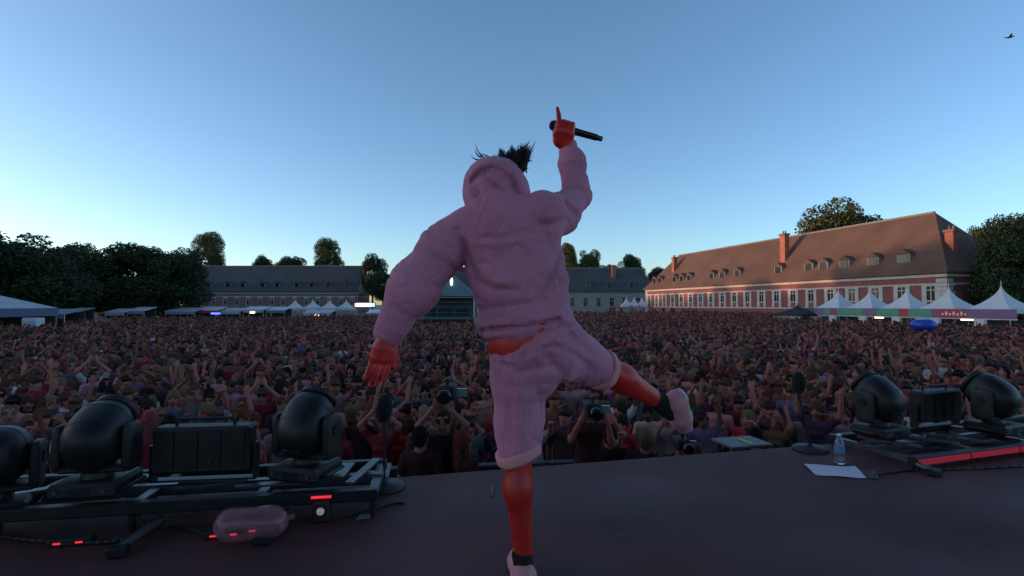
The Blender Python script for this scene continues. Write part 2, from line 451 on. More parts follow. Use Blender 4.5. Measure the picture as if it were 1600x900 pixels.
def barracks(loc, rz, Ln, W, eave, ridge, hipL, hipR, roofm, wallm, trim, label, bay=3.6, dormers=(), chimneys=(), quoins=(False, False),
             frame_w=0.42, win=(1.1, 3.5, 5.8), plinth=2.6, parapet=(False, False), wpat=None):
    t = empty('barracks', loc, rz, label, 'building')
    MB().box((0, 0, -0.5), (Ln, W, eave)).build('wall', wallm, t)
    ov = 0.45
    y0, y1 = -ov, W + ov
    x0 = -ov if hipL else 0.0; x1 = Ln + (ov if hipR else 0.0)
    r0 = (hipL, W/2, ridge); r1 = (Ln - hipR, W/2, ridge)
    rf = MB().poly([(x0,y0,eave),(x1,y0,eave),(x1,y1,eave),(x0,y1,eave), r0, r1, (x0,y0,eave+.22),(x1,y0,eave+.22),(x1,y1,eave+.22),(x0,y1,eave+.22)],
        [(6,7,5,4), (7,8,5), (8,9,4,5), (9,6,4), (3,2,1,0), (0,1,7,6), (1,2,8,7), (2,3,9,8), (3,0,6,9)])
    roof = rf.build('roof', roofm, t)
    MB().tube((r0[0], r0[1], ridge+.02), (r1[0], r1[1], ridge+.02), 0.16, n=6).build('ridge_tile', m_dorm, roof)
    for flag, xx in ((parapet[0], 0), (parapet[1], Ln)):
        if flag:
            MB().poly([(xx-.3,-.6,eave-.3),(xx+.3,-.6,eave-.3),(xx+.3,W/2,ridge+.5),(xx-.3,W/2,ridge+.5),(xx+.3,W+.6,eave-.3),(xx-.3,W+.6,eave-.3),(xx-.3,W/2,eave-.3),(xx+.3,W/2,eave-.3)],
                      [(0,1,2,3),(3,2,4,5),(1,7,2),(7,4,2),(6,0,3),(5,6,3),(0,6,7,1),(6,5,4,7)]).build('gable_parapet', m_stone2, t)
    # string courses and plinth course
    for z, hgt, pr in ((eave-.42, .36, .16), (eave-1.35, .2, .12), (plinth, .22, .12)):
        MB().box((-.05, -pr, z), (Ln+.05, -.002, z+hgt)).build('string_course', trim, t)
        MB().box((Ln+.002, -.05, z), (Ln+pr, W, z+hgt)).build('string_course', trim, t)
    MB().box((-.03, -.09, -.5), (Ln+.03, -.004, .9)).build('base_course', m_stone2, t)
    # windows
    nb = int(Ln / bay); off = (Ln - nb*bay) / 2
    ww, z0, z1 = win
    wm = {}
    fr = MB()
    fr.box((-ww/2-frame_w, -.10, plinth+.23), (-ww/2, -.003, eave-1.36))
    fr.box((ww/2, -.10, plinth+.23), (ww/2+frame_w, -.003, eave-1.36))
    fr.box((-ww/2, -.09, z1), (ww/2, -.003, eave-1.362))
    fr.box((-ww/2, -.13, z0-.16), (ww/2, -.003, z0))
    fr.box((-ww/2, -.06, plinth+.23), (ww/2, -.003, z0-.161), 1)
    frm = fr.mesh('window', [trim, wallm])
    pn = MB().box((-ww/2, -.03, z0), (ww/2, -.004, z1)).mesh('pane', m_pane)
    mu = MB(); mu.box((-.05, -.055, z0), (.05, -.031, z1)); mu.box((-ww/2, -.055, (z0+z1)/2+.35), (-.051, -.031, (z0+z1)/2+.45)); mu.box((.051, -.055, (z0+z1)/2+.35), (ww/2, -.031, (z0+z1)/2+.45))
    mum = mu.mesh('mullion', trim)
    for i in range(nb):
        if wpat and not wpat(i): continue
        xc = off + bay*(i + .5)
        wo = link('window', frm, t, (xc, 0, 0)); link('pane', pn, wo); link('mullion', mum, wo)
    # dormers standing on the slope
    slope = (ridge - eave) / (W/2)
    dz = 1.75; yb = .75
    zb = eave + slope * yb
    dm = MB(); dw = 1.75
    yk = (zb + dz - eave) / slope
    dm.poly([(-dw/2,yb,zb-.3),(dw/2,yb,zb-.3),(dw/2,yb,zb+dz),(-dw/2,yb,zb+dz),(-dw/2,yk,zb+dz),(dw/2,yk,zb+dz),(0,yb,zb+dz+.55),(0,yk+.4,zb+dz+.55)],
            [(0,1,2,3),(1,5,2),(0,3,4),(3,2,6)], 0)
    dmm = dm.mesh('dormer', m_dorm)
    drm = MB().poly([(-dw/2-.15,yb-.2,zb+dz-.02),(0,yb-.2,zb+dz+.62),(dw/2+.15,yb-.2,zb+dz-.02),(-dw/2-.15,yk+.2,zb+dz-.02),(0,yk+.6,zb+dz+.62),(dw/2+.15,yk+.2,zb+dz-.02)],
                    [(0,1,4,3),(1,2,5,4),(0,2,1)]).mesh('dormer_roof', roofm)
    dpm = MB().box((-.62, yb-.06, zb+.1), (.62, yb-.004, zb+dz-.1)).mesh('pane', m_pane)
    for xd in dormers:
        d = link('dormer', dmm, t, (xd, 0, 0)); link('dormer_roof', drm, d); link('pane', dpm, d)
    for (xc, yc, h, wd) in chimneys:
        zb_ = eave + min(slope * min(yc, W-yc), (ridge - eave) / hipR * (Ln - xc) if hipR else 99, (ridge - eave) / hipL * xc if hipL else 99) - .8
        cm = MB().box((xc-wd/2, yc-.45, zb_), (xc+wd/2, yc+.45, zb_+h))
        ch = cm.build('chimney', m_chim, roof)
        MB().box((xc-wd/2-.12, yc-.57, zb_+h+.002), (xc+wd/2+.12, yc+.57, zb_+h+.3)).build('chimney_cap', m_dorm, ch) if False else None
        cp = MB().box((xc-wd/2-.12, yc-.57, zb_+h-.25), (xc+wd/2+.12, yc+.57, zb_+h+.05))
        for q in (-.25, .25): cp.tube((xc+q, yc, zb_+h), (xc+q, yc, zb_+h+.55), .13, .11, 8)
        cp.build('chimney_top', m_brick2, roof)
    for flag, xx in ((quoins[0], 0), (quoins[1], Ln)):
        if flag:
            z = .92; k = 0
            while z < eave - .9:
                wq = 1.15 if k % 2 else .8
                if xx: bxm = MB().box((Ln-wq, -.115, z), (Ln+.115, 1.95-wq, z+.44))
                else: bxm = MB().box((-.115, -.115, z), (wq, .6, z+.44))
                bxm.build('quoin_block', trim, t); z += .5; k += 1
    return t

LnR = (A1 - A0).length
rzR = math.atan2(ub.y, ub.x)
barr = barracks((A0.x, A0.y, 0.6), rzR, LnR, 12.0, 6.5, 14.9, 5.6, 5.6, m_roofR, m_brick, m_stone,
    'long red brick barracks with white stone bands and brown tiled hip roof',
    dormers=(3, 5.5, 12, 15, 18, 26, 29.5, 34, 44.5, 51, 53.8, 57.5, 62, 66.3),
    chimneys=((8.5, 3.0, 4.2, 1.0), (44.0, 2.6, 5.6, 1.15), (LnR-1.9, 3.6, 3.4, 1.0)), quoins=(True, True), win=(1.0, 3.3, 5.0), plinth=2.1, frame_w=.55)
# pilaster bays of white stone at the near end
gable = MB()
# end wall: big blind brick panel framed in stone
MB().box((LnR+.004, 2.2, 2.4), (LnR+.05, 9.5, 4.9)).build('brick_panel', mat('dark_brick', (0.16, 0.06, 0.06), 0.9), barr)

barracks((-99, 155, 0.9), 0, 52.5, 12.0, 6.2, 14.6, 0, 0, m_roofB, m_brick2, m_stone,
    'long grey slate roofed barracks behind the row of small tents', bay=3.5,
    dormers=(6.5, 12.5, 17.0, 23, 27.5, 33.5, 38, 43, 48.8), parapet=(True, True), win=(1.0, 2.4, 4.3), plinth=.95, frame_w=.12)
barracks((-36.5, 160, 0.9), 0, 82, 12.0, 6.4, 14.3, 0, 4, m_roofB, m_stone2, m_stone2,
    'grey stone barracks with slate roof at the far end of the field', bay=4.1,
    dormers=(6, 13, 20, 27, 60.5, 67, 74), chimneys=((4, 5.0, 3.4, 1.2), (48, 5.4, 3.0, 1.0), (69, 3.6, 4.4, 1.2)), parapet=(True, False),
    win=(1.2, 2.0, 4.6), plinth=1.2, frame_w=.5)

# =================================================================== TREES
m_bark = mat('bark', (0.05, 0.04, 0.03), 0.95, var=0.3)
def leaf_mat(name, c):
    m = mat(name, c, 0.6, var=0.35, scale=0.5, rnd=0.45, island=True, spec=0.25)
    b = m.node_tree.nodes['Principled BSDF']
    b.inputs['Subsurface Weight'].default_value = 0.0
    return m
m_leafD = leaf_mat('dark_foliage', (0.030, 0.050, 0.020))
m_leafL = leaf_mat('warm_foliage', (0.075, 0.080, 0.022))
def crown_mesh(seed, squash=1.0, nl=60, per=420, leaf=0.215, open_=0.0):
    r = np.random.default_rng(seed)
    V = []; 
    c = r.normal(size=(nl, 3)); c /= np.linalg.norm(c, axis=1)[:, None]
    c *= (r.uniform(0.25, 1.0, nl) ** 0.45)[:, None] * np.array([3.4, 3.4, 3.6 * squash])
    c[:, 2] += np.where(c[:, 2] < 0, -0.6, 0.0)
    rad = r.uniform(0.75, 1.65, nl)
    for i in range(nl):
        n = int(per * rad[i] ** 1.6)
        d = r.normal(size=(n, 3)); d /= np.linalg.norm(d, axis=1)[:, None]
        p = c[i] + d * rad[i] * (r.uniform(0.3, 1.08, n) ** 0.5)[:, None] * np.array([1, 1, 0.8])
        a = r.normal(size=(n, 3)); a /= np.linalg.norm(a, axis=1)[:, None]
        b = np.cross(a, r.normal(size=(n, 3))); b /= np.linalg.norm(b, axis=1)[:, None]
        s = leaf * r.uniform(0.55, 1.25, n)[:, None]
        V.append(np.stack([p - a*s*.5, p + b*s*.38, p + a*s*.6, p - b*s*.38], 1))
    V = np.concatenate(V).reshape(-1, 3)
    V[:, 2] += 8.0
    Fc = np.arange(len(V)).reshape(-1, 4)
    me = np_mesh('crown', V, Fc, [m_leafD])
    me.polygons.foreach_set('use_smooth', np.zeros(len(Fc), bool))
    tr = MB()
    tr.tube((0,0,-.3), (0.05,0,2.5), .38, .28, 9); tr.tube((0.05,0,2.5), (0,.05,6.5), .28, .18, 9)
    for i in range(14):
        j = r.integers(nl); z0 = r.uniform(2.6, 6.5); e = Vector(c[j]) + Vector((0, 0, 8.0)); s_ = Vector((0, 0, z0)); m_ = s_.lerp(e, .5) + Vector((0, 0, .4))
        tr.tube(s_, m_, .13, .08, 6); tr.tube(m_, e, .08, .03, 6)
    return me, tr.mesh('trunk', m_bark, True)
CROWNS = [crown_mesh(s, q) for s, q in ((1, 1.0), (2, 0.85), (3, 1.15), (4, 0.95), (5, 0.75))]
def tree(px, top, D, wpx, var, label, leafm=None, rot=0.0, group='trees around the field', pos=None, droop=None):
    if pos is None:
        b = at(px, HOR, D); x, y = b.x, b.y; ztop = at(px, top, D).z; wid = wpx / F_PX * D
    else: x, y, ztop, wid = pos
    z = gz(x, y)
    t = empty('tree', (x, y, z), rot, label, 'tree', group)
    sz = (ztop - z) / 12.6; sx = wid / 7.8
    t.scale = (sx, sx, sz)
    me, tr = CROWNS[var]
    cr = link('crown', me, t); link('trunk', tr, t)
    if droop is None: droop = pos is not None or D < 130
    if droop: cr.scale = (1, 1, 1.24); cr.location = (0, 0, -3.0)
    if leafm:
        cr.material_slots[0].link = 'OBJECT'; cr.material_slots[0].material = leafm
    return t
for a in [
    (5, 352, 60, 175, 0, 'dense dark tree rising behind the long white marquee', None, .3),
    (-95, 345, 58, 200, 2, 'dark tree cut by the picture edge, left of the marquee', None, 1.3),
    (78, 398, 66, 120, 3, 'low dark tree with drooping crown just past the marquee end', None, 4.3),
    (128, 378, 76, 130, 1, 'broad dark tree with flat top, second from the marquee', None, 2.3),
    (205, 373, 78, 140, 3, 'widest dark tree in the clump, its crown brushed with light', None, .9),
    (262, 378, 80, 110, 0, 'dark tree at the inner end of the clump, against the slate barracks', None, 3.9),
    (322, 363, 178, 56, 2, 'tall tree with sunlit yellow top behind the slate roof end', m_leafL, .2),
    (275, 377, 118, 80, 4, 'thin-topped tree showing between the dark clump and sunlit tree', None, 1.0),
    (412, 391, 182, 36, 1, 'small round tree above the slate roof, first of the low pair', m_leafD, .6),
    (455, 387, 184, 52, 4, 'wide flat-topped tree above the middle of the slate roof', m_leafD, 2.1),
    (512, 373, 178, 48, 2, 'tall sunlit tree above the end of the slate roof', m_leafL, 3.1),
    (582, 391, 150, 44, 0, 'dark tree growing past the parapet of the slate barracks', None, 5.1),
    (598, 422, 158, 40, 3, 'low dark tree touching the singer\'s sleeve', None, .4),
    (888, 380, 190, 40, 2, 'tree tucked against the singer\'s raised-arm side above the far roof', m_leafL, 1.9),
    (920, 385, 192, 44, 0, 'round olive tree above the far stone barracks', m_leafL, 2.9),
    (985, 393, 195, 40, 3, 'pointed dark tree above the far stone barracks', None, .1),
    (952, 402, 196, 40, 4, 'low dark tree in the dip between two taller far trees', None, .7),
    (1030, 412, 200, 44, 1, 'low treetop where the far roof meets the tiled roof', None, 1.7),
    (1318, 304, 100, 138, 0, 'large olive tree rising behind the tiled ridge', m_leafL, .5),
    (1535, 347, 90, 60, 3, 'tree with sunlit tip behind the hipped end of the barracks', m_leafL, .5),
    (1590, 338, 57, 110, 2, 'dark tree behind the biggest pagoda tent', None, 2.2),
    (1672, 300, 60, 170, 0, 'tall dark tree cut by the picture edge above the pagoda tents', None, 1.2)]:
    tree(*a[:7], rot=a[7])
# unseen trees added on the sunset side to shade the field and barracks
for i, (x, y, zt, wd) in enumerate([(-62, 44, 17, 15), (-64, 32, 19.5, 16), (-61, 19, 21, 16), (-63, 6, 19, 16), (-60, -7, 18, 16), (-62, -20, 19, 17), (-61, -34, 18, 17), (-63, -48, 18, 17),
                                    (-92, 108, 17, 15), (-104, 118, 17.5, 15), (-118, 134, 19, 17), (-128, 150, 19, 17)] + [(-120 - 3*(k % 3), -52 + 9.5*k, zt, 15) for k, zt in enumerate((24, 24, 24, 24, 24, 24, 24, 24, 26, 28, 28, 29, 30, 26, 22.5, 20.5, 21, 19, 18, 19))]):
    tree(0, 0, 0, 0, i % 5, ['tree in the line along the sunset side of the field, beyond the picture edge', 'tree far back behind the dark clump by the slate barracks', 'tall tree in the far row on the sunset side, beyond the picture edge'][(i > 7) + (i > 11)], None, i*1.3, pos=(x, y, zt, wd),
         group=['treeline on the sunset side', 'trees behind the dark clump', 'far row of tall trees on the sunset side'][(i > 7) + (i > 11)])

# =================================================================== TENTS AND STALLS
m_canvas = mat('white_canvas', (0.62, 0.60, 0.60), 0.7, var=0.06, scale=2)
m_canvasg = mat('grey_canvas', (0.46, 0.45, 0.46), 0.75, var=0.1, scale=2)
m_pole = mat('tent_pole', (0.45, 0.45, 0.46), 0.45, metal=0.6)
m_black = mat('matte_black', (0.012, 0.012, 0.014), 0.7, var=0.2)
def pagoda(loc, rz, wd, eave, peak, label, group, cloth=m_canvas, val=None, scal=.35):
    t = empty('pagoda_tent', loc, rz, label, 'tent', group)
    m = MB(); n = 10; h = wd/2; V = []
    for k in range(n + 1):
        f = k / n; rr = (1-f) ** 2.1 * .97 + .03 * (1-f); rr = max(rr, 0.012); z = eave + (peak - eave) * f
        V += [(-h*rr, -h*rr, z), (0, -h*rr*.97, z), (h*rr, -h*rr, z), (h*rr*.97, 0, z), (h*rr, h*rr, z), (0, h*rr*.97, z), (-h*rr, h*rr, z), (-h*rr*.97, 0, z)]
    Fs = [(k*8+i, k*8+(i+1) % 8, k*8+8+(i+1) % 8, k*8+8+i) for k in range(n) for i in range(8)]
    m.poly(V, Fs); m.build('canopy', cloth, t)
    for i, (sx, sy) in enumerate(((-1,-1),(1,-1),(1,1),(-1,1))):
        MB().tube((sx*h*.96, sy*h*.96, 0), (sx*h*.96, sy*h*.96, eave), .05, n=6).build('leg', m_pole, t)
    va = MB()
    for s_, (ax, bx) in enumerate((((-h,-h),(h,-h)), ((h,-h),(h,h)), ((h,h),(-h,h)), ((-h,h),(-h,-h)))):
        a = Vector((*ax, 0)); b = Vector((*bx, 0))
        for i in range(6):
            p = a.lerp(b, i/6); q = a.lerp(b, (i+1)/6)
            va.poly([(p.x,p.y,eave), (q.x,q.y,eave), (q.x,q.y,eave-scal), ((p.x+q.x)/2,(p.y+q.y)/2,eave-scal-.06), (p.x,p.y,eave-scal)], [(0,4,3,2,1)])
    va.build('valance', val or cloth, t)
    MB().tube((0,0,peak-.05), (0,0,peak+.25), .03, .012, 6).build('finial', m_pole, t)
    return t
def gp(px, D): b = at(px, HOR, D); return (b.x, b.y, gz(b.x, b.y))
pag = [(1310, 60, 'farthest', None), (1360, 57, 'second', None), (1418, 53, 'middle', None), (1483, 49, 'fourth', None), (1565, 45, 'largest', None)]
for (px, D, nm, _), lab in zip(pag, ['smallest white pagoda tent of the banner row, beside the black tent', 'white pagoda tent second from the black tent',
        'middle white pagoda tent of the five in the banner row', 'white pagoda tent standing before the stone corner of the barracks', 'biggest white pagoda tent at the dark tree end of the row']):
    pagoda(gp(px, D), R(-76), 3.3, 3.0, 5.3, lab, 'pagoda tents along the bar')
# printed banner boards hanging below the canopies, one per tent
bm_cols = [('teal', (0.10, 0.26, 0.22)), ('mauve', (0.20, 0.12, 0.24)), ('green', (0.10, 0.30, 0.20)), ('red', (0.45, 0.05, 0.07)), ('pink', (0.34, 0.07, 0.15)), ('navy', (0.04, 0.09, 0.19))]
bmats = {n: mat('banner_' + n, c, 0.6, var=0.1) for n, c in bm_cols}
line0 = Vector(gp(1283, 61)); line1 = Vector(gp(1640, 41)); line0.x -= 2.6; line1.x -= 2.6
segs = [('navy', .0, .10), ('mauve', .10, .16), ('green', .16, .20), ('pink', .20, .24), ('green', .24, .38), ('mauve', .38, .45), ('green', .45, .56), ('red', .56, .60), ('green', .60, .70), ('pink', .70, .735), ('red', .735, .83), ('mauve', .83, 1.0)]
dl = (line1 - line0); rzl = math.atan2(dl.y, dl.x); Ll = dl.length
bar = empty('bar_counter', line0, rzl, 'long festival bar under the pagoda tents with coloured banner fascia', 'bar')
MB().box((0, -.04, 2.12), (Ll, .04, 2.22)).build('fascia_rail', m_canvas, bar)
for n, a, b in segs:
    MB().box((a*Ll+.01, -.10, 2.22), (b*Ll-.01, -.045, 3.0)).build('banner', bmats[n], bar)
m_white = mat('white_paint', (0.7, 0.7, 0.7), 0.5)
# pale lettering on the red banner: three looped strokes as on the print
wr = MB(); cx = .782*Ll
for i in range(7):
    x = cx - .9 + i*.3
    wr.box((x, -.115, 2.45), (x+.16, -.101, 2.62 + .14*((i*3) % 2)))
wr.build('lettering', m_white, bar)
for i in range(6):
    x = Ll*(i+.15)/6
    MB().box((x, -.1, 0), (x+.75, .25, 2.12)).build('post_panel', m_canvas, bar)
MB().box((0, .5, 0), (Ll, 1.1, 1.1)).build('counter', m_black, bar)
MB().box((0, 3.4, 0), (Ll, 3.5, 2.1)).build('back_wall', mat('bar_back', (0.05, 0.045, 0.045), .8), bar)
m_warm = mat('warm_lamp', (0.8, 0.6, 0.3), emit=(1, .72, .35), estr=3.0)
for f in (.44, .81):
    MB().box((f*Ll, -.06, 2.02), (f*Ll+.9, .02, 2.11)).build('lamp', m_warm, bar)

bt = pagoda(gp(1246, 60), R(-70), 3.6, 2.3, 3.5, 'black square canopy tent standing before the barracks', None, m_black, scal=.2)
del bt['category']; bt['category'] = 'tent'
for i, px in enumerate((461, 489, 515, 541)):
    pagoda(gp(px, 92), 0, 2.5, 2.3, 4.0, ['small white pagoda tent farthest from the lit screen', 'small white pagoda tent, second of the four by the slate barracks',
        'small white pagoda tent, third of the four by the slate barracks', 'small white pagoda tent nearest the lit screen'][i], 'small pagoda tents before the slate barracks')
for i, px in enumerate((979, 991, 1003)):
    pagoda(gp(px, 128), 0, 2.4, 2.2, 4.6, ['tiny white pagoda tent nearest the far stone barracks front', 'tiny white pagoda tent in the middle of three', 'tiny white pagoda tent touching the brick barracks corner'][i],
           'tiny pagoda tents in the far corner', m_canvas)

# long marquee at the edge
mq = empty('marquee', gp(-88, 46), 0, 'long white marquee with blue and pink fascia below the dark trees', 'tent')
hx, hy, ev, rg = 7.2, 3.5, 3.05, 4.25
MB().poly([(-hx,-hy,ev),(hx,-hy,ev),(hx,hy,ev),(-hx,hy,ev),(-hx+1,0,rg),(hx-2.4,0,rg)], [(0,1,5,4),(1,2,5),(2,3,4,5),(3,0,4)]).build('canopy', m_canvasg, mq)
MB().box((-hx,-hy-.03,ev-.75),(hx,-hy+.01,ev-.005)).build('fascia', mat('fascia_blue', (0.10, 0.12, 0.20), .6), mq)
MB().box((hx-.03,-hy+.02,ev-.75),(hx+.01,hy,ev-.005)).build('fascia', MATS['fascia_blue'], mq)
MB().box((2.0,-hy-.06,ev-.6),(4.6,-hy-.035,ev-.15)).build('banner', bmats['pink'], mq)
for i in range(6):
    for sy in (-1, 1): MB().tube((-hx+.1+i*(2*hx-.2)/5, sy*hy*.98, 0), (-hx+.1+i*(2*hx-.2)/5, sy*hy*.98, ev-.02), .06, n=6).build('leg', m_pole, mq)
MB().box((-hx, hy-.1, 0), (hx, hy-.05, ev)).build('back_wall', MATS['bar_back'], mq)
MB().box((-hx, -hy+.6, 0), (hx, -hy+1.1, 1.1)).build('counter', m_black, mq)
fr_ = empty('drinks_fridge', gp(53, 42), 0, 'white upright drinks fridge at the marquee end', 'fridge')
MB().box((-.62,-.4,0), (.62,.4,2.3), ch=.05).build('cabinet', mat('fridge_white', (.55,.60,.64), .4), fr_)
MB().box((-.5,-.43,.3), (.5,-.405,2.0)).build('door', mat('fridge_glass', (.4,.48,.52), .15), fr_)
MB().box((.4,-.47,1.0), (.44,-.435,1.5)).build('handle', m_pole, fr_)

def stall(px, D, wd, hgt, roofc, frontc, label, lampc=None, over=.5):
    t = empty('food_stall', gp(px, D), 0, label, 'stall', 'food stalls at the back of the field')
    MB().poly([(-wd/2,-1.4,hgt-.15),(wd/2,-1.4,hgt-.15),(wd/2,1.2,hgt+.35),(-wd/2,1.2,hgt+.35),(-wd/2,-1.4,hgt-.23),(wd/2,-1.4,hgt-.23),(wd/2,1.2,hgt+.27),(-wd/2,1.2,hgt+.27)],
              [(0,1,2,3),(7,6,5,4),(0,4,5,1),(1,5,6,2),(2,6,7,3),(3,7,4,0)]).build('awning', roofc, t)
    MB().box((-wd/2+.1,-.9,0),(wd/2-.1,-.4,1.15)).build('counter', frontc, t)
    MB().box((-wd/2+.05,1.0,0),(wd/2-.05,1.15,hgt)).build('back_wall', MATS['bar_back'], t)
    for sx in (-1, 1):
        MB().tube((sx*(wd/2-.12),-1.25,0),(sx*(wd/2-.12),-1.25,hgt-.2),.05,n=6).build('post', m_pole, t)
    MB().box((-wd/2+.15,-1.46,hgt-.62),(wd/2-.15,-1.405,hgt-.24)).build('sign_board', frontc, t)
    if lampc: MB().box((-.35,-1.52,hgt-.72),(.35,-1.465,hgt-.5)).build('lamp', lampc, t)
    return t
m_red = bmats['red']; m_teal = mat('stall_teal', (.16,.25,.26), .7); m_creamy = mat('stall_cream', (.5,.46,.4), .7); m_lil = mat('stall_lilac', (.3,.27,.38), .7)
m_green = mat('stall_green', (.07,.20,.13), .7)
for a in [(95, 52, 3.2, 2.6, m_teal, m_teal, 'teal stall beside the white fridge'), (122, 55, 1.8, 2.7, m_green, m_creamy, 'narrow stall with green awning and cream front'),
          (190, 72, 2.8, 2.5, m_canvas, m_creamy, 'cream fronted stall under the dark clump of trees'), (222, 73, 2.6, 2.7, m_canvas, m_lil, 'lilac fronted stall under the dark clump of trees'),
          (290, 78, 4.6, 2.5, m_canvasg, m_lil, 'grey awning stall with lilac front at the slate barracks end'), (330, 80, 3.6, 2.6, m_canvas, m_red, 'white awning stall with red front'),
          (366, 81, 3.4, 2.4, m_canvasg, m_canvasg, 'plain grey stall beside the red fronted one'), (402, 82, 3.4, 2.6, m_canvas, m_creamy, 'cream fronted stall with small amber lamp', m_warm),
          (436, 83, 3.2, 2.5, m_canvas, m_teal, 'teal fronted white stall before the small pagoda tents'), (500, 84, 4.6, 2.0, m_canvasg, m_creamy, 'low stall below the small pagoda tents', m_warm),
          (590, 84, 3.0, 2.0, m_canvas, m_teal, 'low white stall under the lit screen')]:
    stall(*a)
# blue beacon and lit screen
bc = empty('beacon_bar', gp(337, 70), 0, 'blue light bar glowing above the crowd by the stalls', 'lamp')
MB().box((-.6,-.12,2.05),(.6,.12,2.3), ch=.04).build('lens', mat('blue_glow', (.05,.05,.5), emit=(.10,.10,1.0), estr=1.3), bc)
MB().tube((0,0,0),(0,0,2.05),.05,n=6).build('pole', m_pole, bc)
ms = bpy.data.materials.new('screen_glow'); ms.use_nodes = True; MATS['screen_glow'] = ms
t_ = ms.node_tree; tc = t_.nodes.new('ShaderNodeTexCoord'); sx_ = t_.nodes.new('ShaderNodeSeparateXYZ'); cr = t_.nodes.new('ShaderNodeValToRGB')
mr = t_.nodes.new('ShaderNodeMapRange'); mr.inputs['From Min'].default_value = -1.7; mr.inputs['From Max'].default_value = 1.7
t_.links.new(tc.outputs['Object'], sx_.inputs[0]); t_.links.new(sx_.outputs['X'], mr.inputs['Value']); t_.links.new(mr.outputs[0], cr.inputs[0])
for i, (p, c) in enumerate(((0, (.8,.12,.2)), (.18, (.9,.75,.8)), (.5, (.95,.97,1)), (.8, (.35,.75,1)), (1, (.1,.35,.8)))):
    if i > 1: cr.color_ramp.elements.new(p)
    e = cr.color_ramp.elements[min(i, len(cr.color_ramp.elements)-1)] if i < 2 else [q for q in cr.color_ramp.elements if abs(q.position-p) < 1e-4][0]
    e.position = p; e.color = (*c, 1)
b_ = t_.nodes['Principled BSDF']; t_.links.new(cr.outputs[0], b_.inputs['Emission Color']); b_.inputs['Emission Strength'].default_value = 1.1; b_.inputs['Base Color'].default_value = (.02,.02,.02,1)
scn = empty('led_screen', gp(570, 86), 0, 'small lit screen glowing white blue and red beside the singer\'s sleeve', 'screen')
MB().box((-1.7,-.03,2.75),(1.7,.0,3.35)).build('display', ms, scn)
MB().box((-1.8,.003,2.65),(1.8,.15,3.45)).build('housing', m_black, scn)
for sx in (-1.5, 1.5): MB().tube((sx,.08,0),(sx,.08,2.65),.06,n=6).build('post', m_pole, scn)

# mixing tower seen between the singer's arm and body
fo = empty('mixing_tower', gp(699, 52), 0, 'peaked mixing desk tower standing in the middle of the crowd', 'tower')
m_tealc = mat('teal_cloth', (.10,.16,.16), .8, var=.08)
pk = MB().poly([(-3,-2.5,4.2),(3,-2.5,4.2),(3,2.5,4.2),(-3,2.5,4.2),(-.35,-.3,6.7),(.35,-.3,6.7),(.35,.3,6.7),(-.35,.3,6.7)], [(0,1,5,4),(1,2,6,5),(2,3,7,6),(3,0,4,7),(4,5,6,7)])
pk.build('canopy', m_tealc, fo)
for sx in (-2.9, 2.9):
    for sy in (-2.4, 2.4): MB().tube((sx,sy,0),(sx,sy,4.2),.09,n=8).build('leg', m_pole, fo)
MB().box((-2.8,2.2,.9),(2.8,2.3,4.1)).build('back_wall', mat('teal_dark', (.06,.10,.11), .8), fo)
for z in (2.55, 3.1, 3.6): MB().box((-2.85,-2.46,z),(2.85,-2.36,z+.07)).build('rail', MATS['teal_dark'], fo)
MB().box((-2.85,-2.6,1.2),(2.85,-2.47,1.95)).build('front_screen', m_black, fo)
MB().box((-3.1,-2.7,2.0),(3.1,-2.35,2.14)).build('desk_shelf', m_tealc, fo)
for i in range(3): MB().box((-2.2+i*1.6,-1.8,2.3),(-.9+i*1.6,-1.7,3.0)).build('monitor', m_black, fo)
MB().superell((.62,-1.75,5.65),(.15,.10,.42),2.0).build('lamp', mat('white_lamp', (1,1,1), emit=(.85,1,1), estr=.6), fo, True)

# =================================================================== CROWD
SKIN_C = {'fair': (0.43, 0.15, 0.115), 'tan': (0.32, 0.105, 0.075), 'brown': (0.15, 0.057, 0.042)}  # red stage light is mixed into the crowd's skin and shirt colours
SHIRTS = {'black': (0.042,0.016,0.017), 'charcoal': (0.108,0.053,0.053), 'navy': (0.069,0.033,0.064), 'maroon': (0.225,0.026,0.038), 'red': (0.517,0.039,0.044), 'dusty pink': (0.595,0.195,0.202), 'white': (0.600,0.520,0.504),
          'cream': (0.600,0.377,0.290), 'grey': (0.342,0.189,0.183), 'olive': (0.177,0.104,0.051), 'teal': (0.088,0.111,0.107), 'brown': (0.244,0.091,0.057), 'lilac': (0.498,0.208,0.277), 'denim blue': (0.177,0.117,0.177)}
HAIRS = {'black': (.012,.008,.008), 'dark brown': (.032,.016,.011), 'brown': (.075,.036,.021), 'blond': (.17,.095,.05), 'auburn': (.12,.032,.018)}
m_eye = mat('eye_dark', (.02,.015,.013), .4); m_lip = mat('lip', (.22,.07,.06), .6)
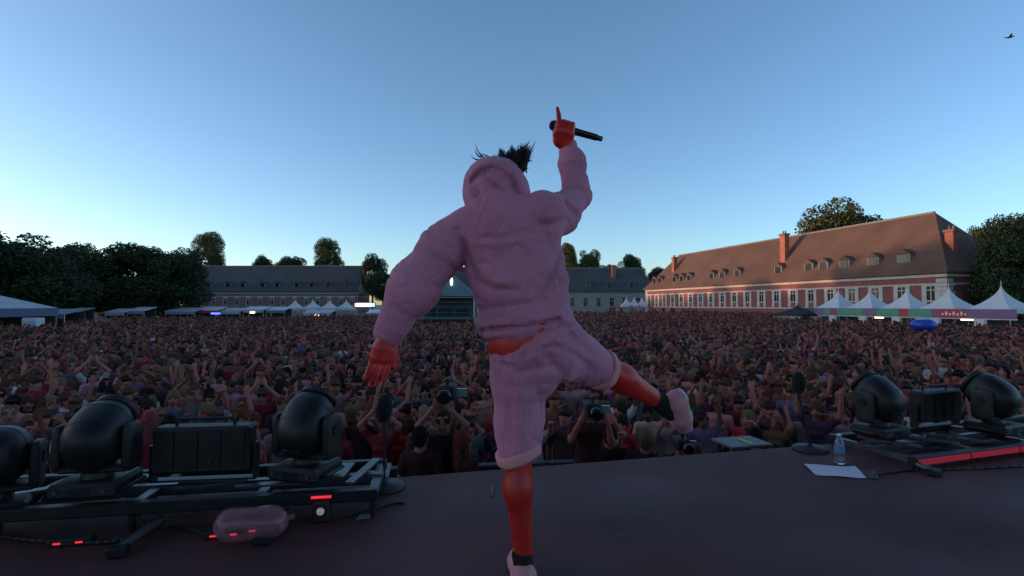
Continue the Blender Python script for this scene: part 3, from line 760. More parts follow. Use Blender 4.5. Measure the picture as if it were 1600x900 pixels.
def person_prims(pose, fem=False, hs=1.0):
    sw = .175 if fem else .20
    SK, SH, TR, SO = 0, 1, 2, 3
    L = []
    L += [P((0,-.01,1.585),(0,.005,1.655),.082,.093,.02,SK,(.92,1.06,1)), P((0,-.035,1.545),(0,-.02,1.58),.055,.07,.03,SK), P((0,-.09,1.60),(0,-.112,1.585),.012,.017,.012,SK),
          P((-.088,0,1.60),(-.09,.005,1.63),.014,.016,.008,SK), P((.088,0,1.60),(.09,.005,1.63),.014,.016,.008,SK), P((0,.015,1.42),(0,.0,1.55),.055,.05,.03,SK)]
    L += [P((-sw+.04,0,1.385),(sw-.04,0,1.385),.085,.085,.05,SH,(1,.85,.9)), P((0,0,1.32),(0,0,1.08),.165 if not fem else .15,.145 if not fem else .125,.06,SH,(1,.68,1)),
          P((0,0,1.06),(0,0,.93),.15,.165,.05,SH,(1,.72,1))]
    if fem: L += [P((-.07,-.09,1.26),(.07,-.09,1.26),.05,.05,.04,SH)]
    for s in (-1, 1):
        L += [P((s*.095,0,.90),(s*.10,-.01,.50),.10,.068,.04,TR), P((s*.10,-.01,.50),(s*.10,.02,.09),.066,.05,.03,TR), P((s*.10,.03,.045),(s*.115,-.15,.035),.045,.04,.02,SO)]
    def arm(s, el, wr, hd):
        a = Vector((s*sw, 0, 1.40)); el = Vector((s*el[0], el[1], el[2])); wr = Vector((s*wr[0], wr[1], wr[2])); hd = Vector((s*hd[0], hd[1], hd[2]))
        m = a.lerp(el, .62)
        d = (hd - wr).normalized(); sd = Vector((s*-1, .2, 0)); sd = (sd - d*sd.dot(d)).normalized()
        out = [P(a, m, .066, .060, .03, SH), P(m, el, .047, .042, .012, SK), P(el, wr, .042, .030, .02, SK), P(wr, wr.lerp(hd, .6), .030, .040, .02, SK, (1,.8,1))]
        for j, f in enumerate((-.028, -.009, .010, .029)):
            b0 = wr + d*.075 + sd*f; out.append(P(b0, b0 + d*(.085, .1, .095, .075)[j] + sd*f*.7, .013, .011, .006, SK))
        out.append(P(wr + d*.03 + sd*.03, wr + d*.085 + sd*.075, .015, .012, .01, SK))
        return out
    up = ((.27,-.06,1.60), (.22,-.10,1.88), (.21,-.10,2.02)); upw = ((.34,-.03,1.58), (.38,-.05,1.86), (.41,-.05,2.0))
    dn = ((.25,.03,1.13), (.23,-.12,.92), (.22,-.16,.80)); clap = ((.30,-.10,1.62), (.09,-.16,1.84), (.035,-.16,1.98)); film = ((.24,-.20,1.30), (.15,-.36,1.56), (.09,-.38,1.66))
    face = ((.30,-.10,1.42), (.15,-.12,1.66), (.06,-.09,1.72)); point = ((.24,-.20,1.50), (.22,-.42,1.66), (.22,-.55,1.72))
    pr = {'both': (up, upw), 'one': (dn, up), 'clap': (clap, clap), 'film': (film, film), 'down': (dn, dn), 'point': (dn, point)}[pose]
    L += arm(-1, *pr[0]) + arm(1, *pr[1])
    return L
def body_arrays(pose, fem, h):
    L = person_prims(pose, fem)
    V, Fc = sdf_mesh(L, h, wob(len(pose) + fem*5, .006, 26))
    cen = V[Fc].mean(1); ri = region_of(L, cen); mi = np.array([p.reg for p in L])[ri]
    for ex in (-.034, .034):
        dd = np.linalg.norm(cen - np.array((ex, -.085, 1.625)), axis=1); mi[(dd < .0135) & (mi == 0)] = 4
    dd = np.linalg.norm((cen - np.array((0, -.095, 1.552))) * np.array((.55, 1, 1.3)), axis=1); mi[(dd < .016) & (mi == 0)] = 5
    return V, Fc, mi
def hair_arrays(style, h):
    L = [P((0,.018,1.655),(0,.03,1.685),.106,.096,.02,0,(.95,1.08,1))]
    if style == 'short': L += [P((0,.06,1.60),(0,.06,1.66),.075,.085,.02)]
    if style == 'long': L += [P((0,.075,1.64),(0,.10,1.36),.09,.075,.03,0,(1,.6,1)), P((-.085,.01,1.62),(-.10,.03,1.38),.032,.03,.02), P((.085,.01,1.62),(.10,.03,1.38),.032,.03,.02)]
    if style == 'bun': L += [P((0,.07,1.62),(0,.06,1.66),.07,.085,.02), P((0,.08,1.79),(0,.085,1.80),.045,.045,.02)]
    if style == 'cap': L += [P((0,.0,1.70),(0,-.12,1.69),.085,.07,.01,0,(1,1,.35))]
    L += [P((0,-.135,1.53),(0,-.135,1.625),.09,.065,.02,0,(1,.8,1),sub=True)] if style != 'cap' else []
    return sdf_mesh(L, h, wob(3, .008, 60))
POSES = ['both', 'one', 'clap', 'film', 'down', 'point']
STYLES = ['short', 'long', 'bun', 'cap']
BODY = {}; HAIRM = {}
base_mats = [mat('skin_fair', SKIN_C['fair'], .6, spec=.25), mat('shirt_black', SHIRTS['black'], .9, spec=.12), mat('jeans', (.03,.035,.055), .9), mat('trainers', (.3,.3,.3), .7), m_eye, m_lip]
for po in POSES:
    for fem in (False, True):
        V, Fc, mi = body_arrays(po, fem, .018); BODY[po, fem] = (V, Fc, mi, np_mesh('person_body', V, Fc, base_mats, mi))
for s_ in STYLES:
    V, Fc = hair_arrays(s_, .018); HAIRM[s_] = (V, Fc, np_mesh('hair', V, Fc, [mat('hair_black', HAIRS['black'], .9, spec=.12)]))

PHRASE = {'both': 'both arms flung up', 'one': 'one arm up', 'clap': 'hands joined overhead', 'film': 'hands at face height', 'down': 'arms hanging down', 'point': 'one arm stretched forward'}
combos = [(s, h, p, y) for s in SHIRTS for h in HAIRS for p in POSES for y in STYLES]
wts = {'both': .12, 'one': .25, 'clap': .12, 'film': .8, 'down': 4.6, 'point': .5}
combos.sort(key=lambda c: random.random() ** (1 / {'both': .25, 'one': .4, 'clap': .25, 'film': .8, 'down': 5.0, 'point': .5}[c[2]]), reverse=True)
combos = combos[:310]; random.shuffle(combos)
def body_person(x, y, z, combo, rz, hgt, style, fem, skin, cat_label, group):
    sh, hr, po = combo[:3]
    o = link('person', BODY[po, fem][3], None, (x, y, z), (random.uniform(-.05,.05), random.uniform(-.05,.05), rz), (hgt, hgt, hgt))
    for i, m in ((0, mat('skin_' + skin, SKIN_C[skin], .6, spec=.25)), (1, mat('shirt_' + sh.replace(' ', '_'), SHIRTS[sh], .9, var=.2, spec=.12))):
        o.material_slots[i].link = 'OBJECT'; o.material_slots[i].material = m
    hh = link('hair', HAIRM[style][2], o)
    hh.material_slots[0].link = 'OBJECT'; hh.material_slots[0].material = mat('hair_' + hr.replace(' ', '_'), HAIRS[hr], .9, spec=.12)
    tag(o, cat_label, 'person', group)
    return o
# barrier line in front of the crowd (parallel to the stage edge, a little less turned)
BY = R(7)
def crowd_front(x): return 7.35 + x * math.tan(BY)
blocks = [(770, 885, 500), (95, 222, 612), (430, 535, 608), (1322, 1412, 570), (1498, 1600, 562), (245, 405, 650), (0, 48, 660), (1410, 1500, 600)]
cand = []; 
for r_ in range(0, 140):
    d = .45 + r_ * .60
    n = int(100 + d*4)
    x = -30 - d
    while x < 34 + d:
        x += random.uniform(.46, .74)
        xx = x; yy = crowd_front(x) + d + random.uniform(-.24, .24)
        if yy > 17: continue
        cand.append((xx, yy))
cand.sort(key=lambda p: p[1])
indiv = []; rest = []
for (x, y) in cand:
    px = 800 + 800 * x / y; py = HOR + 800 * (CAM.z - 1.68) / y
    hid = any(a < px < b and py > c + 8 for a, b, c in blocks)
    if -12 < px < 1612 and not hid and len(indiv) < 288: indiv.append((x, y))
    elif abs(px - 800) < 1150: rest.append((x, y))
lab_used = set()
for k, (x, y) in enumerate(indiv):
    sh, hr, po, style = combos[k]
    fem = style in ('long', 'bun') or random.random() < .2
    what = {'long': 'long %s hair', 'bun': '%s hair in a topknot', 'short': 'short %s hair', 'cap': 'a %s cap'}[style] % hr
    rz = math.atan2(x, y) * -1 + random.gauss(0, .38)
    hgt = random.uniform(.90, 1.09) * (.96 if fem else 1.02)
    lab = f'concertgoer with {what} in {sh} top, {PHRASE[po]}'
    body_person(x, y, 0, (sh, hr, po), rz, hgt, style, fem, random.choices(['fair', 'tan', 'brown'], (6, 3, 1))[0], lab, 'front rows of the crowd')

# the rest of the crowd: too many to count, one mass of scattered people
sk_r = ramp_mat('crowd_skin', [SKIN_C['fair'], (.37,.13,.10), SKIN_C['tan'], (.40,.145,.115), SKIN_C['brown']], .55)
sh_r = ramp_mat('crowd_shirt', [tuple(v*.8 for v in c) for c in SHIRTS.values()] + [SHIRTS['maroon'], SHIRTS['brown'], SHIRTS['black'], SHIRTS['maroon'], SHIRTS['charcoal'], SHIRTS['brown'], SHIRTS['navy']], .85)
tr_r = mat('crowd_trousers', (.03,.033,.045), .9)
ha_r = ramp_mat('crowd_hair', list(HAIRS.values()) + [HAIRS['dark brown'], HAIRS['brown'], HAIRS['black'], SHIRTS['maroon']], .6)
src = bpy.data.collections.new('crowd_source')
ci = 0
for po in POSES:
    for fem in (False, True):
        V, Fc = sdf_mesh([p for p in person_prims(po, fem)], .034); L_ = person_prims(po, fem)
        mi = np.array([p.reg for p in L_])[region_of(L_, V[Fc].mean(1))]
        V2, F2 = hair_arrays('long' if fem else ('short' if ci % 4 else 'cap'), .030)
        me = np_mesh('crowd_member', np.concatenate([V, V2]), np.concatenate([Fc, F2 + len(V)]), [sk_r, sh_r, tr_r, tr_r, ha_r], np.concatenate([mi, np.full(len(F2), 4)]))
        src.objects.link(bpy.data.objects.new('crowd_member_%02d' % ci, me)); ci += 1
pts = [(x, y) for x, y in rest]
def far_limit(x, y):
    px = 800 + 800 * x / y
    if px > 1210: return y < 61 - (px - 1283) * .056 - 3.0 if px > 1283 else y < 62
    if 640 < px < 760: return y < 49.5 or y > 56
    if px < 100: return y < 41
    if px < 180: return y < 52
    if px < 460: return y < 70
    if px < 620: return y < 80
    return y < 92
y = 17.0
while y < 92:
    sp = .62 + y * .0035
    x = -1.14 * y
    while x < 1.14 * y:
        x += random.uniform(.75, 1.3) * sp
        yy = y + random.uniform(-.3, .3)
        if far_limit(x, yy): pts.append((x, yy))
    y += sp * 1.05
# people strolling on the path before the barracks
for i in range(90):
    p = bpt(random.uniform(-5, 60), random.uniform(-10, -3)); pts.append((p.x, p.y))
n = len(pts)
pm = bpy.data.meshes.new('crowd')
pm.vertices.add(n)
co = np.array([(x, y, gz(x, y)) for x, y in pts], np.float32); pm.vertices.foreach_set('co', co.ravel())
wv = np.array([wts[p] for p in POSES for _ in (0, 1)]); wv /= wv.sum()
pm.attributes.new('variant', 'INT', 'POINT').data.foreach_set('value', rng.choice(len(wv), n, p=wv).astype(np.int32))
rot = np.zeros((n, 3), np.float32); rot[:, 2] = -np.arctan2(co[:, 0], co[:, 1]) + rng.normal(0, .4, n); rot[:, 0] = rng.normal(0, .04, n)
pm.attributes.new('turn', 'FLOAT_VECTOR', 'POINT').data.foreach_set('vector', rot.ravel())
pm.attributes.new('tall', 'FLOAT', 'POINT').data.foreach_set('value', rng.uniform(.92, 1.08, n).astype(np.float32))
pm.update()
crowd = tag(link('crowd', pm), 'packed crowd filling the field behind the front rows', 'crowd', None, 'stuff')
ng = bpy.data.node_groups.new('crowd_scatter', 'GeometryNodeTree')
ng.interface.new_socket('Geometry', in_out='INPUT', socket_type='NodeSocketGeometry'); ng.interface.new_socket('Geometry', in_out='OUTPUT', socket_type='NodeSocketGeometry')
gi = ng.nodes.new('NodeGroupInput'); go = ng.nodes.new('NodeGroupOutput'); iop = ng.nodes.new('GeometryNodeInstanceOnPoints')
cinf = ng.nodes.new('GeometryNodeCollectionInfo'); cinf.inputs['Collection'].default_value = src; cinf.inputs['Separate Children'].default_value = True; cinf.inputs['Reset Children'].default_value = True
def na(nm, ty): q = ng.nodes.new('GeometryNodeInputNamedAttribute'); q.data_type = ty; q.inputs['Name'].default_value = nm; return q.outputs[0]
ng.links.new(gi.outputs[0], iop.inputs['Points']); ng.links.new(cinf.outputs[0], iop.inputs['Instance']); iop.inputs['Pick Instance'].default_value = True
ng.links.new(na('variant', 'INT'), iop.inputs['Instance Index']); ng.links.new(na('turn', 'FLOAT_VECTOR'), iop.inputs['Rotation']); ng.links.new(na('tall', 'FLOAT'), iop.inputs['Scale'])
ng.links.new(iop.outputs[0], go.inputs[0])
crowd.modifiers.new('scatter', 'NODES').node_group = ng

# barrier panels in front of the crowd
m_alu = mat('dull_aluminium', (.22,.22,.24), .45, metal=.7)
bp_ = MB(); bp_.box((-.49,-.012,.12),(.49,.012,1.08)); bpm = bp_.mesh('panel', m_black)
brm = MB().tube((-.5,0,1.12),(.5,0,1.12),.03,n=8).mesh('top_rail', m_alu)
bsm = MB().box((-.49,.02,.0),(.49,.9,.04)).mesh('step_plate', m_alu)
bkm = MB().tube((0,-.02,1.0),(0,-.7,.03),.025,n=6).mesh('brace', m_alu)
for i in range(-9, 10):
    x = i * 1.0
    b = empty('crowd_barrier', (x, 7.35 + x*math.tan(BY), 0), BY, 'black crowd barrier panel in the row in front of the audience', 'barrier', 'barrier row before the crowd')
    link('panel', bpm, b); link('top_rail', brm, b); link('step_plate', bsm, b); link('brace', bkm, b)

# photographers and guards in the pit, all in black
pit = [(915, 622, 6.3, 'film', 'black', 'cap', 'pit videographer in black cap behind the singer\'s leg', .0), (700, 640, 6.6, 'clap', 'dark brown', 'short', 'pit photographer holding up a black camera beside the shorts', .0),
       (1000, 668, 6.4, 'down', 'blond', 'short', 'blond pit guard in black top below the kicking shoe', 2.6), (1065, 672, 6.5, 'film', 'brown', 'short', 'brown haired pit photographer in black, past the kicking shoe', .0),
       (660, 668, 6.2, 'down', 'black', 'short', 'black haired pit guard facing the crowd beside the short microphone stand', 3.0), (735, 672, 6.3, 'down', 'auburn', 'long', 'auburn haired pit worker in black beside the standing leg', 2.2),
       (955, 660, 6.7, 'one', 'dark brown', 'short', 'pit worker in black raising one arm between legs and shoe', 2.9), (1180, 664, 6.8, 'down', 'black', 'cap', 'pit guard in black cap near the grey step deck', 3.1)]
for (px, py, D, po, hr, sty, lab, rz) in pit:
    p = at(px, py, D)
    body_person(p.x, p.y, max(p.z - 1.77, 0), ('black', hr, po), rz, 1.0, sty, False, 'tan', lab, 'staff in the pit')
    zf = max(p.z - 1.77, 0)
    if zf > .05:
        MB().box((-.3,-.3,0),(.3,.3,zf-.003), ch=.02).build('flight_case', m_black, None, loc=(p.x, p.y, 0))
        fc = bpy.data.objects[-1] if False else [o for o in C.objects if o.name.startswith('flight_case')][-1]
        tag(fc, 'black flight case under the ' + lab.split(' beside')[0].split(' behind')[0].split(' in ')[0].split(' holding')[0].split(' below')[0].split(' raising')[0] + ' %s' % {915: 'in the cap', 700: 'with the raised camera', 1000: 'with blond hair', 1065: 'with brown hair', 660: 'by the stand', 735: 'with auburn hair', 955: 'with raised arm', 1180: 'near the step deck'}[px], 'case')
def camera_thing(px, py, D, label, s=1.0):
    p = at(px, py, D)
    t = empty('video_camera', p, 0.0, label, 'camera'); t.scale = (s, s, s)
    MB().box((-.07,-.10,-.05),(.07,.12,.07), ch=.015).build('body', m_black, t)
    MB().lathe([(.035,0),(.045,.02),(.045,.10),(.055,.13),(.055,.17),(.04,.172)], 16, mtx=Matrix.Translation((0,-.10,.01)) @ Matrix.Rotation(R(90), 4, 'X')).build('lens', mat('lens_black', (.01,.01,.012), .15), t, True)
    MB().tube((0,-.06,.11),(0,.09,.11),.018,n=8).build('handle', m_black, t)
    MB().box((-.012,-.05,.07),(.012,-.03,.11)).build('handle_post', m_black, t)
    MB().box((.071,-.02,-.03),(.16,.0,.04)).build('flip_screen', mat('glossy_grey', (.25,.25,.27), .15), t)
camera_thing(700, 614, 6.45, 'black camera lifted above the pit beside the lavender shorts', 1.5)
camera_thing(925, 640, 6.0, 'black video camera at the face of the pit videographer in the cap', 1.3)
camera_thing(1064, 694, 6.08, 'black camera held by the brown haired pit photographer', 1.1)

# phones held up in the front rows
m_scr = mat('phone_screen', (.03,.03,.035), .1, emit=(.55,.6,.7), estr=.35)
films = [i for i in range(len(indiv)) if combos[i][2] == 'film'][:16]
pers = [o for o in C.objects if o.get('group') == 'front rows of the crowd' and o.parent is None]
for i in films:
    o = pers[i]
    t = empty('phone', (0,0,0), 0, 'phone held by the ' + o['label'].split(', ')[0].replace('concertgoer with ', 'person with '), 'phone', 'phones in the front rows')
    t.location = o.matrix_basis @ Vector((0, -.43, 1.76)); t.rotation_euler = o.rotation_euler
    MB().box((-.075,-.005,-.037),(.075,.004,.037), ch=.003).build('case', (mat('phone_dark', (.03,.03,.035), .3) if i % 5 else mat('phone_pale', (.3,.3,.32), .3)), t)
    MB().box((-.07,.0045,-.033),(.07,.006,.033)).build('screen', m_scr, t)

# blue inflatable over the heads and a bird
bb = at(1443, 508, 30)
t = empty('inflatable_ball', bb, 0, 'blue and white inflatable ball above the crowd before the bar', 'ball')
for i in range(8):
    a0 = 2*math.pi*i/8; m = MB(); V = []; nn = 8
    for j in range(nn+1):
        ph = -math.pi/2 + math.pi*j/nn
        for q in range(3):
            a = a0 + 2*math.pi/8*q/2; V.append((.66*math.cos(ph)*math.cos(a), .66*math.cos(ph)*math.sin(a), .40*math.sin(ph)))
    m.poly(V, [(j*3+q, j*3+q+1, j*3+q+4, j*3+q+3) for j in range(nn) for q in range(2)])
    m.build('panel', mat('ball_blue', (.02,.05,.40), .4) , t, True)
MB().superell((0,0,.335),(.42,.42,.085),2.0).build('crown_panel', mat('ball_pale', (.35,.42,.6), .4), t, True)
bi = at(1578, 58, 24)
bv = MB()
bv.superell((0,0,0),(.05,.13,.045),2.0, 10, 8); bv.superell((0,-.14,.02),(.028,.035,.028),2.0, 8, 6); bv.poly([(-.03,.1,0),(.03,.1,0),(.05,.22,.01),(-.05,.22,.01),(0,.1,-.012)], [(0,1,2,3),(4,3,2),(0,3,4),(1,4,2)])
for s in (-1, 1): bv.poly([(s*.03,-.05,.01),(s*.17,-.04,.09),(s*.27,.05,.05),(s*.15,.05,.07),(s*.03,.06,.01),(s*.1,0,.035)], [(0,1,5),(1,2,3,5),(5,3,4),(0,5,4)])
tag(bv.build('bird', mat('bird_dark', (.02,.02,.022), .8), None, True, bi, R(70)), 'small dark bird flying high in the clear sky', 'bird')

# =================================================================== THE SINGER
D0 = 2.10
def q3(px, py, d=D0): return np.array(at(px, py, d))
m_pskin = mat('red_skin', (.62, .026, .020), .42, var=.22, scale=8, bump=.08, bscale=60)  # red stage light on the singer is put into the skin colour
def striped(name, c1, c2, freq):
    m = mat(name, c1, .85, var=.14, scale=5, sheen=.15, bump=.12, bscale=160)
    t = m.node_tree; N = t.nodes; L = t.links
    at_ = N.new('ShaderNodeAttribute'); at_.attribute_name = 'stripe'
    mu = N.new('ShaderNodeMath'); mu.operation = 'MULTIPLY'; mu.inputs[1].default_value = freq
    L.new(at_.outputs['Fac'], mu.inputs[0])
    sn = N.new('ShaderNodeMath'); sn.operation = 'SINE'; L.new(mu.outputs[0], sn.inputs[0])
    mr = N.new('ShaderNodeMapRange'); mr.inputs['From Min'].default_value = -.5; mr.inputs['From Max'].default_value = .5
    L.new(sn.outputs[0], mr.inputs['Value'])
    mx = N.new('ShaderNodeMix'); mx.data_type = 'RGBA'; mx.inputs['A'].default_value = (*c1, 1); mx.inputs['B'].default_value = (*c2, 1)
    L.new(mr.outputs[0], mx.inputs['Factor'])
    vm = [n for n in N if n.bl_idname == 'ShaderNodeVectorMath'][0]; L.new(mx.outputs['Result'], vm.inputs[0])
    return m
m_hood = striped('lavender_stripe', (.55,.192,.300), (.64,.232,.358), 2*math.pi/.0115)  # pink stage light is put into the hoodie, shorts and hem colours
m_short = striped('lavender_stripe_shorts', (.55,.190,.297), (.64,.230,.355), 2*math.pi/.0115)
m_hem = mat('pink_hem', (.74,.29,.31), .85, var=.08)
SKN = []
hipL, kneeL, ankL = q3(806, 545), q3(812, 692), q3(817, 862)
hipR, kneeR, ankR = q3(866, 528), q3(936, 572, 2.32), q3(1031, 629, 2.48)
pel, che, nck = q3(836, 522), q3(800, 400), q3(780, 325, 2.14)
hed = q3(782, 303, 2.24)
shL, elL, wrL = q3(708, 372), q3(650, 440, 2.06), q3(604, 522, 2.02)
shR, elR, wrR = q3(858, 340), q3(903, 310, 2.32), q3(886, 226, 2.36)
SKN += [P(pel, che, .12, .13, .05, 0, (1.1,.7,1)), P(q3(806,545), q3(860,530), .085, .085, .05, 0), P(che, nck, .12, .06, .05), P(nck, hed, .055, .06, .03),
        P(hed + (0,0,.0), hed + (.0,.02,.05), .088, .092, .03, 0, (.92,1.08,1)), P(hed + (0,.07,-.05), hed + (0,.09,-.02), .05, .06, .03), P(hed+(0,.115,-.0), hed+(0,.13,-.015), .013, .016, .012),
        P(shL, elL, .058, .045, .03), P(elL, wrL, .044, .03, .02), P(shR, elR, .058, .045, .03), P(elR, wrR, .044, .030, .02),
        P(hipL, kneeL, .076, .054, .04), P(kneeL, q3(809, 765, 2.085), .052, .052, .03), P(q3(809, 765, 2.085), ankL, .050, .036, .05), P(kneeL, ankL, .040, .033, .02),
        P(hipR, kneeR, .075, .064, .04), P(kneeR, q3(972, 592, 2.38), .062, .062, .03), P(q3(972, 592, 2.38), q3(1022, 623, 2.46), .061, .042, .04)]
SKN += [P(q3(800, 536, 2.09), q3(846, 528, 2.09), .092, .092, .04, 0, (1,.95,1))]
# hanging left hand, fingers loosely together
dL = (q3(588, 602, 1.99) - wrL); dL /= np.linalg.norm(dL); sL = np.array((1.0, 0, .25)); sL -= dL*(sL@dL); sL /= np.linalg.norm(sL); nL = np.cross(dL, sL)
palm = wrL + dL*.06
SKN += [P(wrL, wrL + dL*.05, .030, .036, .02), P(palm - sL*.018, palm + dL*.035 - sL*.022, .028, .026, .02), P(palm + sL*.018, palm + dL*.035 + sL*.02, .028, .026, .02)]
for j, f in enumerate((-.036, -.012, .012, .035)):
    b0 = palm + dL*.045 + sL*f; ln = (.034, .043, .040, .031)[j]
    b1 = b0 + dL*ln + nL*.006; b2 = b1 + dL*ln*.75 + nL*.016; b3 = b2 + dL*ln*.55 + nL*.02
    SKN += [P(b0, b1, .0125, .0115, .006), P(b1, b2, .0115, .0105, .004), P(b2, b3, .0105, .009, .004)]
t0 = palm - dL*.01 + sL*.035; t1 = t0 + dL*.04 + sL*.022; SKN += [P(t0, t1, .017, .014, .012), P(t1, t1 + dL*.035 + sL*.004, .013, .0105, .005)]
# raised right fist round the microphone, index finger up
mic0, mic1 = q3(868, 197, 2.375), q3(936, 216, 2.40)
mdir = (mic1 - mic0) / np.linalg.norm(mic1 - mic0)
fc_ = q3(880, 204, 2.36); upv = np.array((0., 0., 1.)); upv -= mdir*(upv@mdir); upv /= np.linalg.norm(upv); fwd = np.cross(mdir, upv)   # fwd: across the mic
if fwd[1] > 0: fwd = -fwd                                                              # towards the viewer
SKN += [P(wrR, fc_ + upv*-.045, .030, .034, .02), P(fc_ - upv*.02 + fwd*.030 - mdir*.02, fc_ - upv*.02 + fwd*.030 + mdir*.025, .028, .028, .02), P(fc_ - upv*.045, fc_ + fwd*.02, .034, .034, .02),
        P(fc_ + upv*.012 + fwd*.032 - mdir*.028, fc_ + upv*.012 + fwd*.03 + mdir*.03, .020, .018, .012)]
for j in range(1, 4):
    o_ = fc_ + mdir*(-.030 + .021*j)
    k0 = o_ + upv*.030 + fwd*.028; k1 = o_ + upv*.036 - fwd*.012; k2 = o_ + upv*.008 - fwd*.034; k3 = o_ - upv*.018 - fwd*.024
    SKN += [P(k0, k1, .0125, .012, .006), P(k1, k2, .012, .011, .004), P(k2, k3, .011, .010, .004)]
i0 = fc_ + upv*.028 + fwd*.022 - mdir*.032; i1 = q3(873, 180, 2.345); i2 = q3(871, 169, 2.345)
SKN += [P(i0, i1, .0125, .011, .008), P(i1, i2, .011, .0085, .004)]
t0 = fc_ - upv*.03 + fwd*.01 - mdir*.03; t1 = fc_ - mdir*.035 - fwd*.025 + upv*.002
SKN += [P(t0, t1, .016, .013, .01), P(t1, t1 + mdir*.03 - fwd*.008 + upv*.008, .013, .011, .004)]
V, Fc = sdf_mesh(SKN, .0055)
singer = link('person', np_mesh('person_body', V, Fc, [m_pskin]))
tag(singer, 'singer seen from behind in lavender striped hoodie and shorts, kicking out one leg', 'person')

def garment(name, L, h, mats, disp, mfun=None):
    V, Fc = sdf_mesh(L, h, disp)
    ri = region_of(L, V); us = np.array([p.u if p.u is not None else (1,0,0) for p in L]); st_ = (V * us[ri]).sum(1)
    mi = np.array([p.reg for p in L])[region_of(L, V[Fc].mean(1))] if len(mats) > 1 else None
    return link(name, np_mesh(name, V, Fc, mats, mi, st_), singer)
ax = (q3(780, 320) - q3(825, 525)); ax /= np.linalg.norm(ax)
uT = np.cross(ax, (0, 1, 0)); uT /= np.linalg.norm(uT)
uSL = np.cross((wrL - shL)/np.linalg.norm(wrL - shL), (0, 1, 0)); uSR = np.cross((wrR - elR)/np.linalg.norm(wrR - elR), (0, 1, 0))
H = [P(q3(786, 372), q3(809, 440), .188, .178, .06, 0, (1.02,.68,1), u=uT), P(q3(809, 440), q3(822, 500), .172, .164, .06, 0, (1.02,.70,1), u=uT),
     P(q3(772, 507), q3(868, 497), .072, .072, .04, 0, (1,1.55,.42), u=uT), P(q3(771, 524), q3(874, 509), .056, .056, .02, 0, (1,1.75,.36), u=uT),
     P(q3(738, 364), q3(845, 344), .080, .080, .04, 0, (1,.95,.95), u=uT), P(q3(775, 335), q3(786, 372), .10, .15, .06, 0, (1,.75,1), u=uT),
     # sleeves
     P(q3(722, 368), q3(690, 392, 2.09), .095, .092, .05, 0, u=uSL), P(q3(690, 392, 2.09), q3(648, 448, 2.06), .092, .100, .05, 0, u=uSL), P(q3(648, 448, 2.06), q3(612, 512, 2.03), .100, .064, .05, 0, u=uSL),
     P(q3(612, 512, 2.03), q3(607, 521, 2.03), .066, .058, .015, 0, u=uSL), P(q3(694, 366, 2.08), q3(686, 374, 2.07), .055, .055, .03, 0, u=uSL),
     P(q3(848, 338), q3(876, 336, 2.2), .092, .085, .05, 0, u=uT), P(q3(872, 334, 2.19), q3(900, 308, 2.31), .084, .066, .04, 0, u=uSR), P(q3(901, 306, 2.32), q3(895, 252, 2.36), .064, .062, .04, 0, u=uSR),
     P(q3(893, 256, 2.36), q3(887, 232, 2.37), .060, .042, .03, 0, u=uSR), P(q3(882, 254, 2.35), q3(888, 262, 2.34), .030, .034, .02, 0, u=uSR), P(q3(849, 322), q3(858, 326), .066, .066, .02, 0, u=uT),
     P(q3(856, 380), q3(858, 440), .058, .052, .05, 0, u=uT), P(q3(856, 440), q3(860, 495), .066, .064, .05, 0, (1,1,1), u=uT)]
HD = [P(q3(772, 287, 2.19), q3(773, 292, 2.17), .122, .122, .03, 0, (1.06,1.0,.88), u=uT), P(q3(762, 311, 2.13), q3(792, 314, 2.13), .072, .074, .04, 0, (1.1,1.0,.72), u=uT),
      P(q3(744, 296, 2.14), q3(750, 318, 2.12), .050, .058, .03, 0, u=uT), P(q3(806, 296, 2.15), q3(803, 318, 2.13), .050, .055, .03, 0, u=uT),
      P(q3(775, 322, 2.15), q3(778, 345, 2.15), .09, .09, .03, 0, u=uT)]
# neck cavity so that hood stays a shell below, waist opening
H.append(P(q3(775, 557, 2.1), q3(880, 542, 2.1), .055, .055, .012, sub=True, sq=(1,1.55,.45)))
_Mn = np.array(_M)
def fold_lines(lines, ymax):
    """Creases (inward) and ridges (outward) drawn along lines on the back of a garment."""
    segs = [[q3(*p) if len(p) == 3 else q3(p[0], p[1]) for p in ln[0]] for ln in lines]
    def f(X):
        out = np.zeros(len(X)); v = (X - np.array(CAM)) @ _Mn; px = 800 - F_PX*v[:, 0]/v[:, 2]; py = 450 + F_PX*v[:, 1]/v[:, 2]
        near = np.clip((ymax - X[:, 1]) / .08, 0, 1)
        for pts, wd, am in lines:
            best = np.full(len(X), 1e9)
            for (ax_, ay_), (bx_, by_) in zip(pts, pts[1:]):
                dx, dy = bx_-ax_, by_-ay_; t = np.clip(((px-ax_)*dx + (py-ay_)*dy)/(dx*dx+dy*dy), 0, 1)
                best = np.minimum(best, (px-ax_-t*dx)**2 + (py-ay_-t*dy)**2)
            out += am*np.exp(-best/(wd*wd))*near
        return out
    return f
